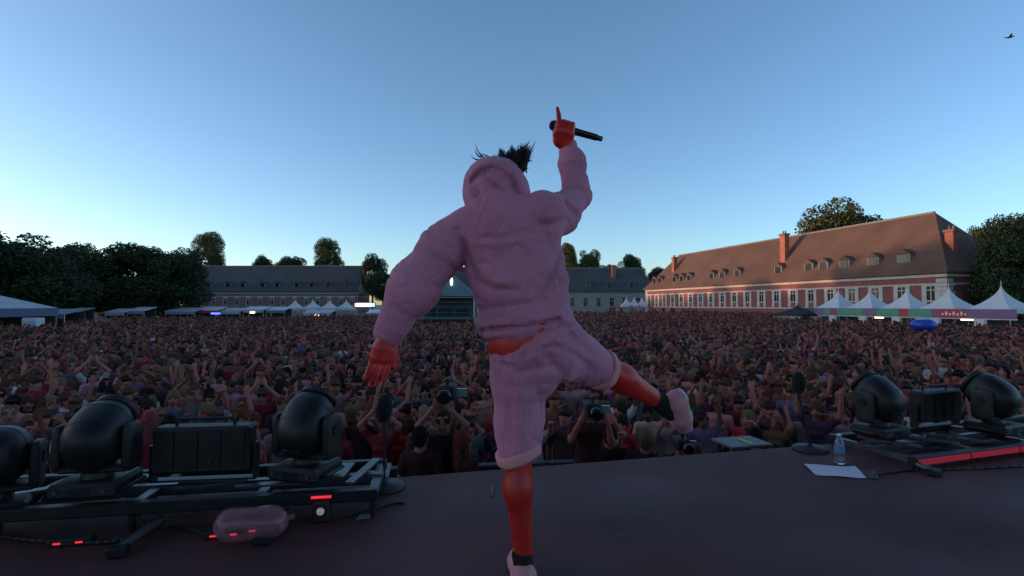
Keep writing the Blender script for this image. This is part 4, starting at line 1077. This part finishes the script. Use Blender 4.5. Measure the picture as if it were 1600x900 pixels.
HF = fold_lines([
    
    ([(752,372),(790,371),(835,358),(872,344)], 5, .010), ([(756,380),(795,379),(842,366)], 6, -.006),
    ([(726,378),(735,410),(748,438),(776,453),(806,453)], 6, .013), ([(738,382),(750,416),(766,438),(790,444)], 7, -.007),
    ([(880,374),(868,410),(852,446),(838,468)], 5, .010), ([(872,366),(858,402),(842,436)], 6, -.006),
    ([(745,484),(790,479),(850,470)], 5, .008), ([(766,513),(820,512),(874,498)], 3.2, .015),
    ([(716,360),(724,386),(724,414)], 6, .014), ([(676,364),(690,372),(702,388)], 5, .010), ([(662,390),(690,410),(712,420)], 7, .008), ([(640,420),(668,446),(692,450)], 7, .007),
    ([(612,480),(632,492),(652,498)], 6, .008), ([(800,400),(815,440),(818,475)], 9, .004), ([(765,400),(775,425),(790,440)], 8, -.005),
    ([(872,262),(892,257),(915,262)], 4, .010), ([(873,252),(892,247),(912,250)], 5, -.008), ([(880,300),(898,295),(920,300)], 5, .007), ([(866,328),(882,318),(897,334)], 6, .012), ([(876,284),(890,280),(908,284)], 5, -.006),
    ([(842,350),(866,352),(884,344)], 6, .009)], 2.32)
def crumple(seed, amp, freq, n=6):
    """Narrow creases between broad soft bulges, as cloth folds."""
    r = np.random.default_rng(seed); D = r.normal(size=(n, 3)); D[:, 1] *= .4; D /= np.linalg.norm(D, axis=1)[:, None]; ph = r.uniform(0, 6.28, (n, 2))
    def f(X):
        o = np.zeros(len(X))
        for i in range(n):
            w_ = X @ D[i]; wp = np.sin(X @ D[i-1]*freq*.8 + ph[i, 1]); mask = np.clip(np.sin(X @ D[i-2]*freq*.55 + ph[i, 0])*1.4, 0, 1)
            o += (1 - np.abs(np.sin(w_*freq*.5 + wp*.9 + ph[i, 0])))**4*mask
        return amp*o
    return f
cr1, cr2 = crumple(31, .0042, 34), crumple(47, .003, 60)
hoodie = garment('hoodie', H, .0055, [m_hood], lambda X: HF(X) + cr1(X) + cr2(X) + wob(9, .0015, 70)(X))
HF2 = fold_lines([([(741,266),(755,254),(773,248),(793,254),(809,271),(819,294),(823,314)], 8, -.011),
    ([(738,284),(749,270),(766,264),(783,268),(797,280),(806,297),(811,314)], 5, .017),
    ([(759,272),(774,292),(790,308),(808,320)], 3.5, .011), ([(768,275),(783,293),(798,306)], 6, -.008), ([(746,292),(752,308),(764,322)], 4, .010), ([(733,290),(737,308),(744,322)], 5, -.006)], 2.32)
V_, F_ = sdf_mesh(HD, .005, lambda X: HF2(X) + crumple(5, .005, 50)(X) - .002)
link('hood', np_mesh('hood', V_, F_, [m_hood], None, V_ @ uT), hoodie)

uS = np.array((1., 0, .02)); ax2 = (kneeR - hipR); ax2 /= np.linalg.norm(ax2); uK = np.cross(ax2, (0, 1, 0)); uK /= np.linalg.norm(uK)
Sx = [P(q3(793, 558), q3(868, 536), .062, .068, .03, 0, (1,2.0,.62), u=uS), P(q3(812, 592), q3(858, 566), .112, .112, .06, 0, (1,.95,1), u=uS),
      P(q3(815, 585), q3(811, 660), .108, .092, .05, 0, u=uS), P(q3(811, 660), q3(811, 700, 2.09), .090, .086, .05, 0, u=uS),
      P(q3(850, 545), q3(905, 560, 2.24), .112, .100, .06, 0, u=uK), P(q3(905, 560, 2.24), q3(928, 571, 2.29), .100, .092, .05, 0, u=uK),
      P(q3(850, 528), q3(874, 516), .062, .066, .03, 0, (1,1.7,.6), u=uS), P(q3(880, 520), q3(893, 535, 2.15), .06, .07, .05, 0, u=uK)]
Sx += [P(q3(829, 748, 2.09), q3(838, 778, 2.09), .115, .115, .012, sub=True), P(q3(967, 592, 2.385), q3(990, 600, 2.42), .12, .12, .012, sub=True)]
SF = fold_lines([([(788,560),(798,620),(794,690)], 6, .006), ([(836,570),(842,630),(832,690)], 6, .008), ([(853,556),(878,585),(876,606)], 8, .013), ([(862,540),(895,552),(925,578)], 6, .008),
    ([(776,566),(815,580),(862,570)], 6, .006), ([(875,524),(905,540),(935,556)], 7, .005), ([(812,600),(818,650),(812,700)], 7, -.005), ([(780,556),(820,556),(860,542)], 4, .006)], 2.35)
shorts = garment('shorts', Sx, .0065, [m_short], lambda X: SF(X) + crumple(71, .007, 30)(X) + crumple(77, .0035, 60)(X) - .003)
def hem(cen, axis, r, ln, nm='hem', mt=None, par=None):
    a = Vector(axis).normalized(); q = a.to_track_quat('Z', 'Y').to_matrix().to_4x4(); q.translation = Vector(cen)
    pr_ = [(r*.80, -ln*.3), (r*1.0, -ln*.5), (r*1.035, -ln*.2), (r*1.04, ln*.3), (r*1.01, ln*.5), (r*.95, ln*.52), (r*.90, ln*.3)]
    m = MB(); n_ = 36; V = []
    for (rr, z) in pr_:
        for i in range(n_):
            t = 2*math.pi*i/n_; w_ = 1 + .025*math.sin(3*t+1) + .015*math.sin(7*t)
            V.append(q @ Vector((rr*w_*math.cos(t), rr*w_*math.sin(t), z + .006*math.sin(2*t+.5))))
    m.poly(V, [(k*n_+i, k*n_+(i+1) % n_, (k+1)*n_+(i+1) % n_, (k+1)*n_+i) for k in range(len(pr_)-1) for i in range(n_)])
    return m.build(nm, mt or m_hem, par or shorts, True)
hem(q3(811, 708, 2.09), Vector((.30, 0, -1)), .091, .046)
hem(q3(938, 577, 2.31), kneeR - hipR, .090, .045)
hem(q3(606, 522, 2.03), wrL - elL, .054, .040, 'cuff', m_hood, hoodie); hem(q3(887, 228, 2.37), wrR - elR, .041, .032, 'cuff', m_hood, hoodie)
# socks and shoes
m_sock = mat('black_sock', (.008,.007,.009), .9); m_shoe = mat('pink_shoe', (.66,.27,.31), .65, var=.15, scale=14, bump=.1); m_sole = mat('white_sole', (.62,.52,.58), .6)
def sock(a, b, r1, r2):
    V, Fc = sdf_mesh([P(a, b, r1, r2, .02)], .006, wob(2, .003, 90)); link('sock', np_mesh('sock', V, Fc, [m_sock]), singer)
sock(q3(816, 866), np.array((ankL[0]+.003, ankL[1], STAGE_Z+.075)), .043, .040)
sock(q3(1024, 624, 2.465), q3(1048, 641, 2.51), .047, .050)
def shoe(heel, toe, upv_, ht=.085, g=1.0):
    heel = np.array(heel, float); toe = np.array(toe, float); d = toe - heel; ln = np.linalg.norm(d); d /= ln; u = np.array(upv_, float); u -= d*(u@d); u /= np.linalg.norm(u); s = np.cross(d, u)
    L = [P(heel + d*.04 + u*.045, heel + d*.05 + u*ht, .040*g, .040*g, .03), P(heel + d*.05 + u*.05, heel + d*(ln*.62) + u*.045, .042*g, .044*g, .04), P(heel + d*(ln*.62) + u*.042, toe - d*.04 + u*.035, .044*g, .034*g, .03),
         P(heel + d*.10 + u*.075, heel + d*.15 + u*.06, .030, .028, .03)]
    V, Fc = sdf_mesh(L, .006, wob(4, .002, 80)); so_ = link('shoe', np_mesh('shoe', V, Fc, [m_shoe]), singer)
    L2 = [P(heel + d*.035 + u*.018, heel + d*(ln*.45) + u*.016, .042, .038, .02), P(heel + d*(ln*.45) + u*.016, toe - d*.035 + u*.018, .038, .036, .02)]
    # flatten the sole: keep only a thin slab along its own up axis
    V, Fc = sdf_mesh(L2, .006); c0 = heel + u*.016; h_ = (V - c0) @ u; V = V - np.outer(h_*.55, u)
    link('sole', np_mesh('sole', V, Fc, [m_sole]), so_)
shoe((ankL[0]+.01, ankL[1]-.07, STAGE_Z+.0), (ankL[0]-.03, ankL[1]+.20, STAGE_Z+.0), (0, 0, 1), .055)
shoe(q3(1068, 608, 2.47), q3(1080, 670, 2.58), (-1, -.35, -.10), .05, 1.12)
# flying black hair above the hood
m_hair = mat('black_hair', (.006,.005,.006), .45)
hr_ = MB(); rr = random.Random(5)
V_, F_ = sdf_mesh([P(q3(786, 262, 2.2), q3(808, 256, 2.22), .036, .034, .03), P(q3(808, 252, 2.21), q3(817, 262, 2.21), .030, .022, .03)], .006, wob(8, .012, 80))
hairo = link('hair', np_mesh('hair', V_, F_, [m_hair]), singer)
def lock(a, b, bend, r):
    a = Vector(a); b = Vector(b); m = (a + b)/2 + Vector(bend); pts = [a.lerp(m, t).lerp(m.lerp(b, t), t) for t in [i/6 for i in range(7)]]
    for i in range(6): hr_.tube(pts[i], pts[i+1], r*(1 - i/7.0), r*(1 - (i+1)/7.0), 5)
for c_ in range(46):
    f = rr.random(); bx = 774 + 44*f; dp = 2.16 + .10*rr.random(); up_ = (8 + 15*min(f*1.2, 1))*rr.uniform(.45, 1.0)
    tx = bx + 6*f + rr.gauss(0, 7); ty = 248 - up_ + (8 if f < .15 else 0)
    for i in range(9):
        a = q3(bx + rr.uniform(-6, 6), 254 + 12*rr.random() + 10*abs(f-.5), dp + rr.uniform(-.02, .02))
        lock(a, q3(tx + rr.gauss(0, 3.0), ty + rr.gauss(0, 3.0), dp + rr.uniform(-.02, .02)), (rr.uniform(-.016,.016), rr.uniform(-.01,.01), rr.uniform(-.006,.012)), rr.uniform(.0025, .006))
for i in range(60):
    a = q3(812 + rr.uniform(-8, 6), 252 + rr.uniform(-8, 12), 2.2 + rr.uniform(-.03, .03)); lock(a, q3(826 + rr.gauss(0, 4), 244 + rr.gauss(0, 10), 2.2 + rr.uniform(-.03, .03)), (rr.uniform(-.01,.02), 0, rr.uniform(-.01,.015)), rr.uniform(.0025, .006))
for (p0, p1, bd) in (((757,247),(743,225),(-.012,0,-.01)), ((752,246),(742,232),(-.01,0,-.012)), ((748,250),(735,243),(0,0,-.01)), ((765,246),(750,240),(0,0,.004))):
    lock(q3(*p0, 2.18), q3(*p1, 2.18), bd, .0045)
hr_.build('loose_lock', m_hair, hairo, True)

# the microphone in the raised hand
mc = empty('microphone', at(880, 204, 2.375), 0, 'black handheld microphone gripped in the singer\'s raised hand', 'microphone')
def loc_(v): return Vector(v) - Vector(mc.location)
q_ = Vector(mdir).to_track_quat('Z', 'Y').to_matrix().to_4x4(); q_.translation = loc_(mic0)
MB().lathe([(.006,-.03),(.018,-.026),(.0245,-.012),(.026,.004),(.025,.018),(.021,.024)], 18, mtx=q_).build('grille', mat('mic_grille', (.02,.02,.022), .5, metal=.5, bump=.6, bscale=300), mc, True)
MB().lathe([(.022,.0245),(.020,.05),(.0165,.12),(.0155,.20),(.012,.212)], 18, mtx=q_).build('handle', mat('mic_black', (.010,.010,.012), .35), mc, True)
MB().lathe([(.0125,.2125),(.0125,.228),(.009,.232)], 14, mtx=q_).build('end_cap', mat('mic_cap', (.08,.09,.11), .4), mc, True)

# =================================================================== STAGE GEAR
m_plast = mat('gloss_black_plastic', (.011,.011,.013), .48, var=.35, scale=9, spec=.4, bump=.05, bscale=60)
m_dark = mat('dark_plastic', (.014,.013,.014), .55, var=.2)
m_steel = mat('grey_steel', (.11,.11,.12), .4, metal=.75, var=.25, scale=12)
m_bar = mat('scuffed_black_steel', (.02,.02,.022), .45, metal=.4, var=.3, scale=14)
m_redled = mat('red_led', (.25,.01,.01), .4, emit=(1,.03,.05), estr=.38)
def moving_head(loc, rz, tilt, label):
    t = empty('moving_head_light', loc, rz, label, 'stage light', 'moving head lights along the stage edge'); t.scale = (.82, .82, .9)
    MB().box((-.185,-.17,0),(.185,.17,.085), ch=.02).build('base', m_dark, t)
    MB().box((-.06,-.172,.025),(.06,-.171,.065)).build('display', mat('display_glass', (.02,.025,.03), .1), t)
    y = MB(); y.lathe([(.09,.086),(.085,.10),(.08,.115)], 20)
    y.box((-.20,-.07,.115),(.20,.07,.155), ch=.012)
    y.build('yoke', m_dark, t)
    for s in (-1, 1):
        MB().superell((s*.195,0,.25),(.030,.085,.135),4.5, 18, 12).build('yoke_arm', m_dark, t, True)
        MB().tube((s*.226,0,.29),(s*.232,0,.29),.035,n=14).build('pivot_cap', m_bar, t)
    rm = Matrix.Rotation(tilt, 4, 'X')
    h = MB().superell((0,0,.315),(.163,.165,.205),2.5, 32, 20, mtx=rm).build('head', m_plast, t, True)
    q = Matrix.Translation((0,0,.315)) @ rm
    MB().lathe([(.115,.175),(.128,.18),(.128,.208),(.115,.212),(.107,.20)], 24, mtx=q).build('lens_ring', m_dark, h, True)
    MB().lathe([(.106,.185),(.09,.196),(.05,.204),(.01,.206)], 24, mtx=q).build('lens', mat('lens_glass', (.10,.14,.16), .05), h, True)
    vt = MB()
    for i in range(4): vt.box((-.07,-.03+i*.022,-.207),(.07,-.018+i*.022,-.198), mtx=q)
    vt.build('vent', m_bar, h)
    for zz in (-.06, .09):
        rr_ = 1.004*(1 - (abs(zz)/.205)**2.5)**(1/2.5); sm = MB(); n_ = 40; e_ = 2/2.5; V = []
        pw_ = lambda x: math.copysign(abs(x)**e_, x)
        for (k_, z_) in ((1.0, -.004), (1.012, 0), (1.0, .004)):
            for i in range(n_):
                th = 2*math.pi*i/n_; V.append(q @ Vector((.163*rr_*k_*pw_(math.cos(th)), .165*rr_*k_*pw_(math.sin(th)), zz + z_)))
        sm.poly(V, [(k*n_+i, k*n_+(i+1) % n_, (k+1)*n_+(i+1) % n_, (k+1)*n_+i) for k in range(2) for i in range(n_)]); sm.build('seam', m_bar, h, True)
    for sx_ in (-1, 1):
        MB().tube((sx_*.13, -.171, .045), (sx_*.13, -.176, .045), .012, n=10).build('socket', m_steel, t)
    for s in (-1, 1): MB().path([Vector((s*.186,-.1,.03)), Vector((s*.222,-.1,.04)), Vector((s*.222,.1,.04)), Vector((s*.186,.1,.03))], .011).build('handle', m_bar, t)
    return t
def on(px, D): return (px - 800)/800*D
ZT = STAGE_Z + .17
moving_head((on(160,2.68), 2.68, ZT), R(8), R(-58), 'large black moving head light nearest the clear inflatable on the left rig')
moving_head((on(482,2.92), 2.92, ZT), R(-14), R(-44), 'black moving head light with pale lens edge beside the short microphone stand')
moving_head((on(2,2.62), 2.62, ZT-.09), R(30), R(-95), 'black moving head light cut by the left picture edge')
moving_head((on(1370,4.02), 4.02, STAGE_Z+.12), R(20), R(-52), 'black moving head light behind the water bottle')
moving_head((on(1546,4.12), 4.12, STAGE_Z+.12), R(24), R(-56), 'black moving head light at the far end of the red edged rig')
def strobe(loc, rz, w_, h_, label):
    t = empty('blinder_light', loc, rz, label, 'stage light', 'blinder panels between the moving heads')
    MB().box((-w_/2,-.06,.05),(w_/2,.06,.05+h_), ch=.015).build('housing', m_dark, t)
    MB().box((-w_/2+.03,.0605,.08),(w_/2-.03,.066,.02+h_)).build('lamp_panel', mat('lamp_panel', (.2,.2,.2), .2), t)
    for s in (-1, 1):
        MB().box((s*(w_/2+.016)-.008,-.03,0),(s*(w_/2+.016)+.008,.03,.05+h_*.6)).build('bracket', m_bar, t)
    MB().box((-w_/2-.02,-.03,.0),(w_/2+.02,.03,.012)).build('foot_bar', m_bar, t)
    MB().path([Vector((-.3*w_,0,.05+h_)), Vector((-.3*w_,0,.085+h_)), Vector((.3*w_,0,.085+h_)), Vector((.3*w_,0,.05+h_))], .009).build('handle', m_bar, t)
    for i in range(4): MB().box((-w_/2+.02+i*w_*.24,-.068,.08),(-w_/2+.015+i*w_*.24+w_*.2,-.0605,.03+h_)).build('fin_panel', m_bar, t)
    MB().tube((.05,-.075,.12),(.05,-.068,.12),.008,n=8).build('connector', m_steel, t); MB().tube((.09,-.075,.12),(.09,-.068,.12),.008,n=8).build('connector', m_steel, t)
    return t
strobe((on(326,2.86), 2.86, STAGE_Z+.165), R(7), .50, .25, 'wide black blinder panel between two moving heads on the left rig')
strobe((on(1456,4.3), 4.3, STAGE_Z+.12), R(18), .46, .25, 'wide black blinder panel between the two right rig moving heads')

def rig(p0, p1, depth, zt, label, plates, feet, red=False, red_bits=()):
    """Low ladder of steel bars lying along the stage edge that carries the lights."""
    a = Vector(p0); b = Vector(p1); d = b - a; L_ = d.length; rz = math.atan2(d.y, d.x)
    t = empty('floor_truss', (a.x, a.y, STAGE_Z), rz, label, 'truss', 'low lighting trusses')
    for k, y in enumerate((0, depth*.5, depth)):
        MB().box((0,y-.03,zt-.06),(L_,y+.03,zt), ch=.008).build('rail', m_bar if k != 1 else m_steel, t)
    n = int(L_/.55)
    for i in range(n + 1):
        x = .03 + i*(L_-.06)/n
        MB().box((x-.025,.031,zt-.05),(x+.025,depth*.5-.031,zt-.012)).build('cross_bar', m_steel, t)
        MB().box((x-.025,depth*.5+.031,zt-.05),(x+.025,depth-.031,zt-.012)).build('cross_bar', m_steel, t)
        for y in (0, depth): MB().tube((x,y,0),(x,y,zt-.061),.018,n=8).build('foot', m_bar, t)
    for (x, y, wx, wy, ang) in plates:
        mtx = Matrix.Translation((x, y, zt+.006)) @ Matrix.Rotation(ang, 4, 'Z')
        MB().box((-wx/2,-wy/2,0),(wx/2,wy/2,.012), mtx=mtx).build('plate', m_steel, t)
    for (x, y0, y1) in feet:
        MB().tube((x,y0,.05),(x-.05,y1,.03),.022,n=10).build('outrigger', m_steel, t)
        MB().box((x-.09,y1-.05,0),(x-.01,y1+.01,.045), ch=.008).build('outrigger_pad', m_bar, t)
    if red:
        m = max(1, int(L_/.48))
        for i in range(m): MB().box((i*L_/m+.015,-.045,zt-.05),((i+1)*L_/m-.015,-.031,zt-.015)).build('red_strip', mat('red_strip', (.30,.012,.03), .45, emit=(1,.03,.08), estr=.05), t)
    for (x, y) in red_bits: MB().box((x-.05,y-.04,zt-.024),(x+.05,y-.031,zt-.014)).build('status_light', m_redled, t)
    return t
rig((-3.1, 2.42), (-.72, 2.80), .52, .14, 'long low steel truss under the left lights with grey cross plates',
    [(.62,.2,.26,.05,R(28)), (1.0,.36,.22,.08,R(-8)), (1.5,.20,.34,.10,R(10)), (1.85,.12,.40,.05,R(2)), (1.95,.36,.06,.22,R(-20)), (2.15,.30,.13,.26,R(-6)), (2.3,.28,.05,.44,R(-14)), (.25,.34,.3,.06,R(4)), (1.25,.46,.4,.05,R(-3))],
    [(1.35,-.02,-.27), (1.95,-.02,-.24)], red_bits=((2.12,0),(.06,0)))
rig((2.75, 3.56), (5.3, 4.38), .62, .085, 'low steel truss under the right lights with red front edge',
    [(.2,.3,.05,.4,R(24)), (.55,.25,.05,.36,R(30)), (.8,.25,.05,.36,R(30)), (.35,.5,.34,.05,R(8)), (1.3,.3,.05,.4,R(28)), (.9,.56,.5,.05,R(3))], [(.05,.1,-.12)], red=True)
# small deck at the left truss end, step deck past the edge
def deck(loc, rz, sx, sy, th, label, tape=None):
    t = empty('deck_plate', loc, rz, label, 'deck')
    MB().box((-sx/2,-sy/2,-th),(sx/2,sy/2,0), ch=.006).build('top', mat('deck_grey', (.09,.09,.10), .5, var=.2, scale=6), t)
    for a, b in ((-1,-1),(1,-1),(1,1),(-1,1)): MB().tube((a*(sx/2-.05),b*(sy/2-.05),-loc[2] if loc[2] < STAGE_Z else -th-.02),(a*(sx/2-.05),b*(sy/2-.05),-th-.001),.02,n=8).build('leg', m_bar, t)
    if tape: MB().box((tape[0],tape[1],.003),(tape[2],tape[3],.006)).build('tape', mat('yellow_tape', (.40,.48,.03), .6), t)
    return t
p = at_z(590, 738, STAGE_Z+.03); deck((p.x, p.y, STAGE_Z+.045), R(9), .16, .30, .02, 'small grey plate under the short microphone stand')
p = at_z(1160, 690, STAGE_Z-.05); deck((p.x, p.y+.02, STAGE_Z-.05), R(13.6), .40, .30, .025, 'grey step deck with yellow tape just past the stage edge', (.0,-.12,.04,.06))

def mic_stand(px, py, h, label, tilt=0):
    p = at_z(px, py, STAGE_Z); t = empty('microphone_stand', (p.x, p.y, STAGE_Z), 0, label, 'microphone stand')
    MB().lathe([(.125,0),(.13,.008),(.12,.022),(.03,.032),(.02,.045)], 24).build('base', m_dark, t, True)
    MB().tube((0,0,.04),(tilt,0,h-.12),.009,n=10).build('pole', m_bar, t)
    MB().tube((tilt,0,h-.17),(tilt,0,h-.10),.016,n=10).build('clip', m_dark, t)
    MB().superell((tilt,0,h-.04),(.048,.048,.085),2.2, 18, 12).build('windscreen', mat('foam_black', (.006,.006,.007), .95, bump=.6, bscale=120), t, True)
mic_stand(600, 762, .53, 'short black microphone stand with fat windscreen at the left truss end')
mic_stand(1266, 703, .56, 'short black microphone stand with round base beside the water bottle', -.08)
# bottle, papers, tape, cables
p = at_z(1312, 724, STAGE_Z)
bo = empty('water_bottle', (p.x, p.y, STAGE_Z), 0, 'clear plastic water bottle standing by the white paper', 'bottle')
m_clear = mat('clear_plastic', (.75,.8,.9), .08, trans=.92, var=.02)
MB().lathe([(.030,0),(.033,.006),(.033,.05),(.031,.06),(.033,.07),(.033,.13),(.028,.155),(.014,.178),(.0125,.192)], 20).build('body', m_clear, bo, True)
MB().lathe([(.0335,.075),(.0338,.08),(.0338,.12),(.0335,.125)], 20).build('sleeve', mat('bottle_label', (.10,.22,.40), .5), bo, True)
MB().lathe([(.015,.1922),(.015,.206),(.012,.208)], 16).build('cap', m_white, bo, True)
def sheet(corners, name, label, cat, m, dz=.004, wav=.004):
    v4 = [at_z(x, y, STAGE_Z) for x, y in corners]; o = (v4[0]+v4[1]+v4[2]+v4[3])/4; mb = MB(); n_ = 8; V = []
    for lay in (0, 1):
        for j in range(n_+1):
            for i in range(n_+1):
                p = v4[0].lerp(v4[1], i/n_).lerp(v4[3].lerp(v4[2], i/n_), j/n_) - o
                V.append((p.x, p.y, dz + wav*(math.sin(i*.9+j*.5)*.5+.5) + wav*1.5*(i == n_) - lay*.0012))
    k = (n_+1)**2
    F1 = [(j*(n_+1)+i, j*(n_+1)+i+1, (j+1)*(n_+1)+i+1, (j+1)*(n_+1)+i) for j in range(n_) for i in range(n_)]
    mb.poly(V, [f[::-1] for f in F1] + [tuple(i+k for i in f) for f in F1])
    ob = mb.build(name, m, None, True, (o.x, o.y, STAGE_Z)); return tag(ob, label, cat)
sheet([(1256,726),(1336,731),(1354,749),(1274,743)], 'paper_sheet', 'white sheet of paper lying on the stage by the water bottle', 'paper', mat('paper', (.62,.58,.66), .7, var=.04))
sheet([(1340,734),(1366,738),(1374,750),(1356,748)], 'floor_tape', 'dark strip of tape just past the white paper', 'tape', mat('olive_tape', (.06,.055,.03), .6))
sheet([(562,806),(580,803),(578,812),(556,814)], 'floor_tape', 'pale green tape mark on the stage near the small floor lamp', 'tape', mat('green_tape', (.16,.19,.12), .6))
sheet([(766,762),(771,762),(770,776),(767,776)], 'floor_tape', 'tiny worn tape mark on the stage beside the standing leg', 'tape', mat('tan_tape', (.14,.12,.08), .6))
def cable(pts, r, label):
    P3 = [at_z(x, y, STAGE_Z + r) for x, y in pts]; o = P3[0]; cm = MB(); out = []
    for i in range(len(P3)-1):
        a, b = P3[max(i-1,0)], P3[i]; c, d = P3[i+1], P3[min(i+2, len(P3)-1)]
        for k in range(6):
            t = k/6; out.append(.5*((2*b) + (c-a)*t + (2*a-5*b+4*c-d)*t*t + (3*b-a-3*c+d)*t**3) - o)
    out.append(P3[-1]-o); cm.path(out, r, 6)
    tag(cm.build('cable', mat('cable_black', (.01,.01,.011), .6), None, True, o), label, 'cable')
cable([(520,812),(560,800),(590,793),(615,786),(632,786)], .006, 'thin black cable curling out past the left truss end')
cable([(0,838),(60,845),(150,848),(215,838),(222,812),(216,796)], .009, 'black cable looping on the floor under the large moving head')
cable([(222,830),(260,822),(290,826),(330,838)], .007, 'black cable running towards the clear inflatable')
cable([(1366,742),(1420,735),(1500,733),(1600,728)], .007, 'black cable lying along the red edged truss')
# small floor lamp
p = at_z(503, 812, STAGE_Z); fl = empty('floor_lamp', (p.x, p.y, STAGE_Z), R(10), 'small black floor lamp with bright lens under the left truss', 'lamp')
MB().box((-.045,-.045,0),(.045,.045,.10), ch=.01).build('housing', m_dark, fl)
MB().lathe([(.02,0),(.018,.008),(.010,.012),(.002,.013)], 16, mtx=Matrix.Translation((0,-.045,.06)) @ Matrix.Rotation(R(90),4,'X')).build('lens', mat('lamp_lens', (.5,.45,.5), .1, emit=(1,.8,.85), estr=.05), fl, True)
# clear inflatable; the two red lamps behind it are added for its glints
p = at_z(378, 858, STAGE_Z)
ci_ = empty('clear_inflatable', (p.x, p.y+.08, STAGE_Z), R(8), 'clear plastic inflatable lying on the stage, glowing with red reflections', 'inflatable')
m_film = mat('clear_film', (.52,.20,.25), .10, var=.25, scale=14, alpha=.34, spec=.9)  # red reflections are tinted into the clear film
V, Fc = sdf_mesh([P((-.085,0,.082),(.085,0,.086),.085,.082,.06,0,(1,.9,.92))], .008, wob(21, .006, 28)); link('skin', np_mesh('skin', V, Fc, [m_film]), ci_)
MB().lathe([(.012,0),(.012,.03),(.016,.032)], 12, mtx=Matrix.Translation((.165,0,.10)) @ Matrix.Rotation(R(80),4,'Y')).build('valve', m_film, ci_, True)
def red_lamp(px, py, label, n_=2):
    p = at_z(px, py, STAGE_Z); t = empty('red_marker_light', (p.x, p.y, STAGE_Z), R(12), label, 'lamp')
    MB().box((-.09,-.03,0),(.09,.03,.035), ch=.006).build('housing', m_dark, t)
    for i in range(n_): MB().box((-.06+i*.09,-.032,.014),(-.03+i*.09,-.0305,.022)).build('lens', m_redled, t)
red_lamp(352, 838, 'small red marker light glowing through the clear inflatable')
red_lamp(412, 830, 'small red marker light at the valve end of the clear inflatable')
red_lamp(112, 850, 'small red marker light under the large moving head')
